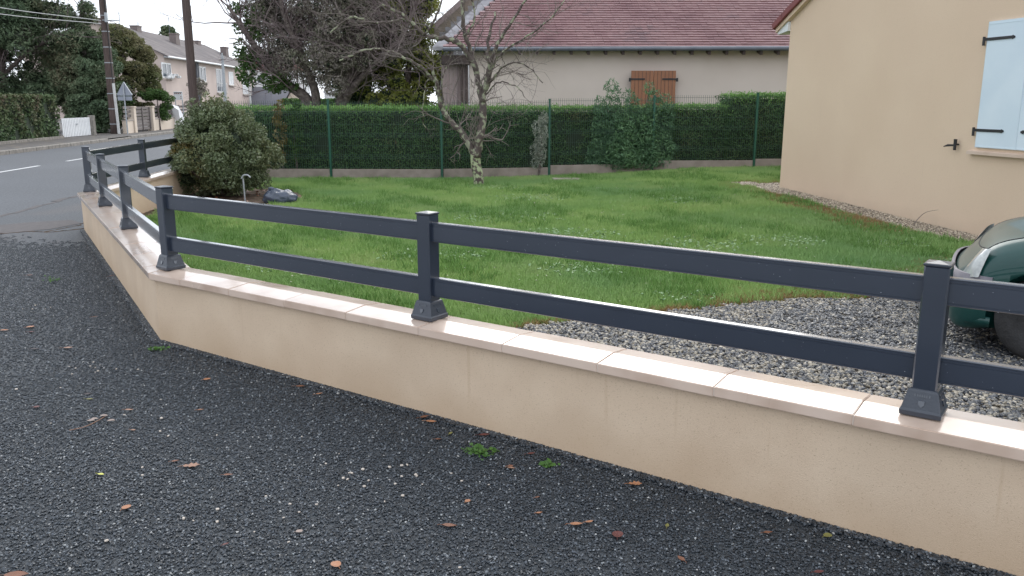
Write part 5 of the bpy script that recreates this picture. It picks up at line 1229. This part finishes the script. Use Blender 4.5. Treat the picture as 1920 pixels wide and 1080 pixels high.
# triangular road sign seen from behind
SX, SY = -19.35, 43.2
t = thing('road_sign', 'triangular road sign seen from behind on a grey post', 'road sign', (SX, SY, 0.1))
mb = MB(); mb.tube([(SX, SY, 0), (SX, SY, 2.6)], .035, 8); mb.build('post', M['steel'], t)
def plate(P, th, y):
    n_ = len(P); return [(x, y, z) for x, z in P] + [(x, y + th, z) for x, z in P], [list(range(n_)), list(range(n_, 2 * n_))[::-1]] + [[i, n_ + i, n_ + (i + 1) % n_, (i + 1) % n_] for i in range(n_)]
V, F = plate([(SX - .36, 2.0), (SX + .36, 2.0), (SX + .38, 2.05), (SX + .02, 2.64), (SX - .02, 2.64), (SX - .38, 2.05)], .02, SY + .04); part('sign_plate', V, F, M['sign_back'], t)
mb = MB(); mb.tube([(SX + .39, SY + .05, 2.03), (SX + .02, SY + .05, 2.66)], .018, 5); mb.build('plate_edge', M['white_frame'], t)
mb = MB(); mb.bbox((SX, SY + .05, 1.86), (.72, .02, .2), .005); mb.build('supplementary_plate', M['sign_back'], t)
# white slatted double gate
GA = Vector((-20.22, 38.6)); GBv = Vector((-20.42, 41.6)); ge = (GBv - GA).normalized(); gn = Vector((ge.y, -ge.x))
t = thing('white_gate', 'white slatted double gate between the clipped hedge and the dark pole', 'gate', (GA.x, GA.y, .11)); nS = 18; ga = math.atan2(ge.y, ge.x); sl_ = None
for k in range(nS):
    p = GA.lerp(GBv, (k + .5) / nS)
    if sl_ is None: mb = MB(); mb.bbox((0, 0, 0), (.125, .025, .84), .006); sl_ = mb.build('slat', M['white_gate'], t, local=True); o = sl_
    else: o = sl_.copy(); COL.objects.link(o); o.parent = t
    o.location = Vector((p.x, p.y, .55)) - t.location; o.rotation_euler = (0, 0, ga)
for z in (.3, .82):
    mb = MB(); c = GA.lerp(GBv, .5) - gn * .035; mb.box((c.x, c.y, z), ((GBv - GA).length, .03, .08), rz=ga); mb.build('gate_rail', M['white_gate'], t)
mb = MB(); c = GA.lerp(GBv, .5) + gn * .03; mb.box((c.x, c.y, .68), (.16, .03, .06), rz=ga); mb.build('latch', M['steel'], t)
t = thing('gate_pillar', 'grey concrete pillar at the right end of the white gate', 'pillar', (-20.45, 41.85, .11)); mb = MB(); mb.bbox((-20.45, 41.85, .58), (.25, .25, .95), .01); mb.build('pillar_shaft', M['kerb'], t)
# cream front wall with gate and plank fence
def fx(y): return -19.75 - .1 * (y - 43)
fw = thing('front_wall', 'cream front wall with two piers and grey plank panels by the road sign', 'wall', (fx(47), 47, .11))
def pier(y): mb = MB(); mb.bbox((fx(y), y, .75), (.34, .34, 1.3), .01, rz=R(5.7)); mb.bbox((fx(y), y, 1.43), (.4, .4, .07), .01, rz=R(5.7)); mb.build('pier', M['cream_far'], fw)
pier(45.3); pier(48.4)
def lowwall(y0, y1, h=.62):
    c = (y0 + y1) / 2; Ln = y1 - y0; mb = MB(); mb.bbox((fx(c), c, .1 + h / 2), (.2, Ln, h), .01, rz=R(5.7)); mb.build('low_wall', M['cream_far'], fw)
    mb = MB(); mb.bbox((fx(c), c, .12 + h + .02), (.26, Ln, .05), .008, rz=R(5.7)); mb.build('wall_coping', M['stone_sill'], fw)
lowwall(44.0, 45.1); lowwall(48.62, 56)
for z in (.98, 1.2, 1.4):
    for y0, y1 in ((44.0, 45.1), (48.6, 52.2), (52.3, 56)):
        c = (y0 + y1) / 2; mb = MB(); mb.bbox((fx(c), c, z), (.04, y1 - y0, .14), .008, rz=R(5.7)); mb.build('plank', M['grey_plank'], fw)
for y in (50.4, 52.25, 54.2): mb = MB(); mb.box((fx(y) - .06, y, 1.15), (.08, .08, .7)); mb.build('fence_stud', M['grey_plank'], fw)
gt = thing('plank_gate', 'brown-grey plank garden gate between the two cream piers', 'gate', (fx(46.8), 46.8, .11))
for k in range(7):
    z = .28 + k * .18; mb = MB(); mb.bbox((fx(46.85), 46.85, z), (.04, 2.65, .15), .01, rz=R(5.7)); mb.build('plank', M['grey_plank'], gt)
for y in (45.6, 46.85, 48.1): mb = MB(); mb.box((fx(y) + .04, y, .8), (.05, .1, 1.2)); mb.build('upright', M['grey_plank'], gt)
# small notice board
t = thing('notice_board', 'small white notice board with red marks behind the brown pole', 'sign', (-20.9, 54.6, .1)); mb = MB()
bx = -21.05; mb.bbox((bx, 54.6, 2.06), (.56, .04, .52), .01); mb.build('board', M['white_frame'], t)
mb = MB(); mb.tube([(bx - .22, 54.66, 0), (bx - .22, 54.66, 2.3)], .03, 6); mb.tube([(bx + .22, 54.66, 0), (bx + .22, 54.66, 2.3)], .03, 6); mb.build('posts', M['steel'], t)
mb = MB()
for dx, dz, w in ((-.2, .14, .06), (-.1, .15, .07), (.03, .14, .1), (.16, .15, .07), (.17, -.04, .05), (.17, -.15, .05)): mb.box((bx + dx, 54.575, 2.06 + dz), (w, .008, .05))
mb.build('red_marks', M['red_tile'], t)
mb = MB(); mb.box((bx, 54.575, 2.26), (.5, .008, .025)); mb.build('header_line', M['iron'], t)
# white parked van behind, seen as a pale patch
t = thing('garden_cover', 'white garden cover glimpsed behind the plank fence', 'cover', (-20.4, 50.5, 0)); mb = MB()
mb.add([(-21.6, 52.5, .2), (-20.2, 52.5, .2), (-20.2, 53.8, .2), (-21.6, 53.8, .2), (-21.35, 52.6, 1.5), (-20.9, 52.5, 1.62), (-20.7, 53.6, 1.4), (-21.4, 53.7, 1.4), (-20.3, 52.5, 1.2)], [[3, 2, 1, 0], [0, 1, 8, 5, 4], [1, 2, 6, 8], [8, 6, 5], [2, 3, 7, 6], [3, 0, 4, 7], [4, 5, 6, 7]]); mb.build('sheet', M['white_wall'], t)

# ================================================================== CAR
car_rz = math.atan2(.50, -.87)      # heading
HDG = Vector((-.8670, .4983)); LFT = Vector((-HDG.y, HDG.x))     # left of heading points towards the camera
W0 = Vector((3.52, 5.42)) - LFT * 0.80     # on the car's centre line at the front axle
car = thing('parked_car', 'dark green small hatchback parked on the slate chips at the right edge', 'car', (W0.x, W0.y, 0), rz=math.atan2(HDG.y, HDG.x))
# local frame: +X forward, +Y left, front axle at x=0. stations: x, half width, sill z, shoulder z, top z, top half width
ST = [(.585, .44, .22, .45, .49, .36), (.56, .56, .13, .48, .525, .46), (.50, .66, .11, .52, .575, .54), (.42, .72, .12, .60, .67, .60), (.32, .765, .15, .69, .785, .62), (.12, .79, .18, .75, .845, .63), (-.12, .80, .18, .79, .90, .64), (-.38, .81, .18, .83, .95, .66),
      (-.62, .815, .18, .87, 1.12, .66), (-.95, .815, .18, .90, 1.33, .62), (-1.3, .815, .18, .92, 1.41, .60), (-1.9, .815, .18, .92, 1.42, .60), (-2.35, .81, .18, .92, 1.38, .60), (-2.6, .79, .22, .90, 1.18, .62), (-2.78, .74, .26, .84, .98, .60), (-2.86, .66, .34, .70, .76, .56)]
V = []; F = []; NR = 15
for x, w, z0, zs, zt, wt in ST:
    ring = []
    half = [(w * .80, z0), (w * .96, z0 + .04), (w * 1.0, z0 + .16), (w * 1.005, (z0 + zs) / 2), (w * .99, zs - .08), (w * .955, zs), (wt + (w - wt) * .35, zs + (zt - zs) * .45), (wt, zt - (zt - zs) * .06 - .004)]
    full = [(y, z) for y, z in half] + [(wt * .55, zt + .012), (0, zt + .022), (-wt * .55, zt + .012)] + [(-y, z) for y, z in half[::-1]]
    NR = len(full)
    for y, z in full: V.append((x, y, z))
for j in range(len(ST) - 1):
    for k in range(NR - 1): F.append([j * NR + k, j * NR + k + 1, (j + 1) * NR + k + 1, (j + 1) * NR + k])
    F.append([j * NR + NR - 1, j * NR, (j + 1) * NR, (j + 1) * NR + NR - 1])
F.append(list(range(NR))); F.append(list(range((len(ST) - 1) * NR, len(ST) * NR))[::-1])
body = part('body', V, F, M['car_paint'], car, local=True, smooth=True)
bm = bmesh.new(); bm.from_mesh(body.data); bmesh.ops.recalc_face_normals(bm, faces=bm.faces[:]); bm.to_mesh(body.data); bm.free()
sub = body.modifiers.new('sub', 'SUBSURF'); sub.levels = 2; sub.render_levels = 2
cut_me = None; mbc = MB()
for wx in (0, -2.35):
    for sy in (-1, 1): mbc.lathe([(.335, -.16), (.335, .16)], (wx, sy * .80, .285), 28, axis='Y')
cutter = mbc.build('wheel_cut', M['black_plastic'], None, local=True); cutter.matrix_world = Matrix.Translation(car.location) @ Euler((0, 0, car.rotation_euler.z)).to_matrix().to_4x4()
bm = bmesh.new(); bm.from_mesh(cutter.data); bmesh.ops.recalc_face_normals(bm, faces=bm.faces[:]); bm.to_mesh(cutter.data); bm.free()
bo = body.modifiers.new('cut', 'BOOLEAN'); bo.object = cutter; bo.operation = 'DIFFERENCE'; bo.solver = 'EXACT'
bpy.context.view_layer.update()
dg = bpy.context.evaluated_depsgraph_get(); newme = bpy.data.meshes.new_from_object(body.evaluated_get(dg)); body.modifiers.clear(); body.data = newme
bpy.data.objects.remove(cutter)
for p in newme.polygons: p.use_smooth = True
if len(newme.materials) == 0: newme.materials.append(M['car_paint'])
wl = thing('w', '', '', (0, 0, 0)); bpy.data.objects.remove(wl)
def make_wheel(x, y, sgn):
    mb = MB(); mb.lathe([(.165, -.07), (.175, -.082), (.255, -.085), (.278, -.065), (.283, 0), (.278, .065), (.255, .085), (.175, .082), (.165, .07)], (0, 0, 0), 40, axis='Y')
    ty = mb.build('wheel', M['tyre'], car, local=True, loc=(x, y, .283), smooth=True)
    mb = MB(); mb.lathe([(.02, .058), (.06, .066), (.10, .05), (.15, .062), (.166, .068), (.17, .03)], (0, 0, 0), 32, axis='Y')
    if sgn < 0:
        mb.V = [v * np.array((1, -1, 1)) for v in mb.V]
    mb.build('rim', M['rim'], ty, local=True, smooth=True)
    mb = MB()
    for k in range(7):
        a = 2 * math.pi * k / 7; mb.box((.115 * math.cos(a), sgn * .066, .115 * math.sin(a)), (.05, .012, .02), ry=-a)
    mb.build('rim_slots', M['black_plastic'], ty, local=True)
for x in (0, -2.35):
    for s in (1, -1): make_wheel(x, s * .70, s)
# arch liners
mb = MB()
for x in (0, -2.35):
    for s in (1, -1): mb.box((x, s * .56, .36), (.56, .10, .46))
mb.build('arch_liner', M['black_plastic'], car, local=True)
# shut line between bonnet and wing, laid on the body surface
from mathutils.bvhtree import BVHTree
bvh = BVHTree.FromPolygons([v.co[:] for v in body.data.vertices], [list(p.vertices) for p in body.data.polygons])
for s_ in (1, -1):
    P = []
    for k in range(22):
        f = k / 21; x = .40 - .92 * f; y = s_ * (.56 + .08 * math.sin(math.pi * min(1, f * 1.4) / 2))
        h = bvh.ray_cast(Vector((x, y, 2.)), Vector((0, 0, -1)))
        if h[0] is not None: P.append((x, y, h[0].z + .0005))
    mb = MB(); mb.tube(P, .0045, 6); mb.build('shut_line', M['black_plastic'], car, local=True)
P = []
for k in range(20):
    y = -.56 + 1.12 * k / 19; h = bvh.ray_cast(Vector((.43 - .06 * (y / .56) ** 2, y, 2.)), Vector((0, 0, -1)))
    if h[0] is not None: P.append((.43 - .06 * (y / .56) ** 2, y, h[0].z + .0005))
mb = MB(); mb.tube(P, .0045, 6); mb.build('bonnet_edge', M['black_plastic'], car, local=True)
# bumper strip, lamps, window, mirror
def strip(z0, z1, off, xa, m, name):
    P = []
    for j, (x, w, *_r) in enumerate(ST[:5]): pass
    pts = [(.30, .742), (.36, .725), (.43, .685), (.49, .625), (.535, .53), (.56, .40), (.572, .2), (.575, 0)]
    pts = pts + [(x, -y) for x, y in pts[:-1][::-1]]
    V = []; n_ = len(pts)
    for dz, o_ in ((z0, 0), (z0, off), (z1, off * .8), (z1, 0)):
        for x, y in pts: l = math.hypot(x + .5, y); V.append((x + (x + .5) / l * o_, y + y / l * o_, dz))
    F = []
    for r_ in range(3):
        for k in range(n_ - 1): F.append([r_ * n_ + k, r_ * n_ + k + 1, (r_ + 1) * n_ + k + 1, (r_ + 1) * n_ + k])
    return part(name, V, F, m, car, local=True, smooth=True)
strip(.36, .55, .03, .36, M['car_plastic'], 'bumper')
strip(.20, .27, .008, .36, M['car_paint'], 'front_spoiler')
for s in (1, -1):
    V = []; F = []; nU, nV = 7, 7
    for a in range(nU):
        for b in range(nV):
            u = a / (nU - 1); v = b / (nV - 1); x = .40 + .115 * u - .12 * v * (.5 + .5 * u); y = .735 - .07 * u - .10 * u * u; z = .54 + .20 * v - .02 * u
            bul = .03 * math.sin(math.pi * min(max(u, .03), .97)) * math.sin(math.pi * min(max(v, .05), .95)) + .004
            V.append((x + bul, s * (y + bul * .6 - .035 * v * (1 - u)), z))
    for a in range(nU - 1):
        for b in range(nV - 1): F.append([a * nV + b, (a + 1) * nV + b, (a + 1) * nV + b + 1, a * nV + b + 1])
    part('headlight', V, F, M['lens'], car, local=True, smooth=True)
    mb = MB(); mb.bbox((-.55, s * .90, .98), (.12, .16, .12), .03, seg=2); mb.build('mirror', M['black_plastic'], car, local=True)
V = [(-.45, -.60, .965), (-.45, .60, .965), (-.90, .53, 1.275), (-.90, -.53, 1.275)]; part('windscreen', [(x + .006, y, z + .008) for x, y, z in V], [[0, 1, 2, 3]], M['glass'], car, local=True)
for s in (1, -1):
    part('side_window', [(-.62, s * .80, .93), (-1.75, s * .80, .95), (-1.75, s * .655, 1.33), (-1.0, s * .66, 1.29)], [[0, 1, 2, 3]], M['glass'], car, local=True)
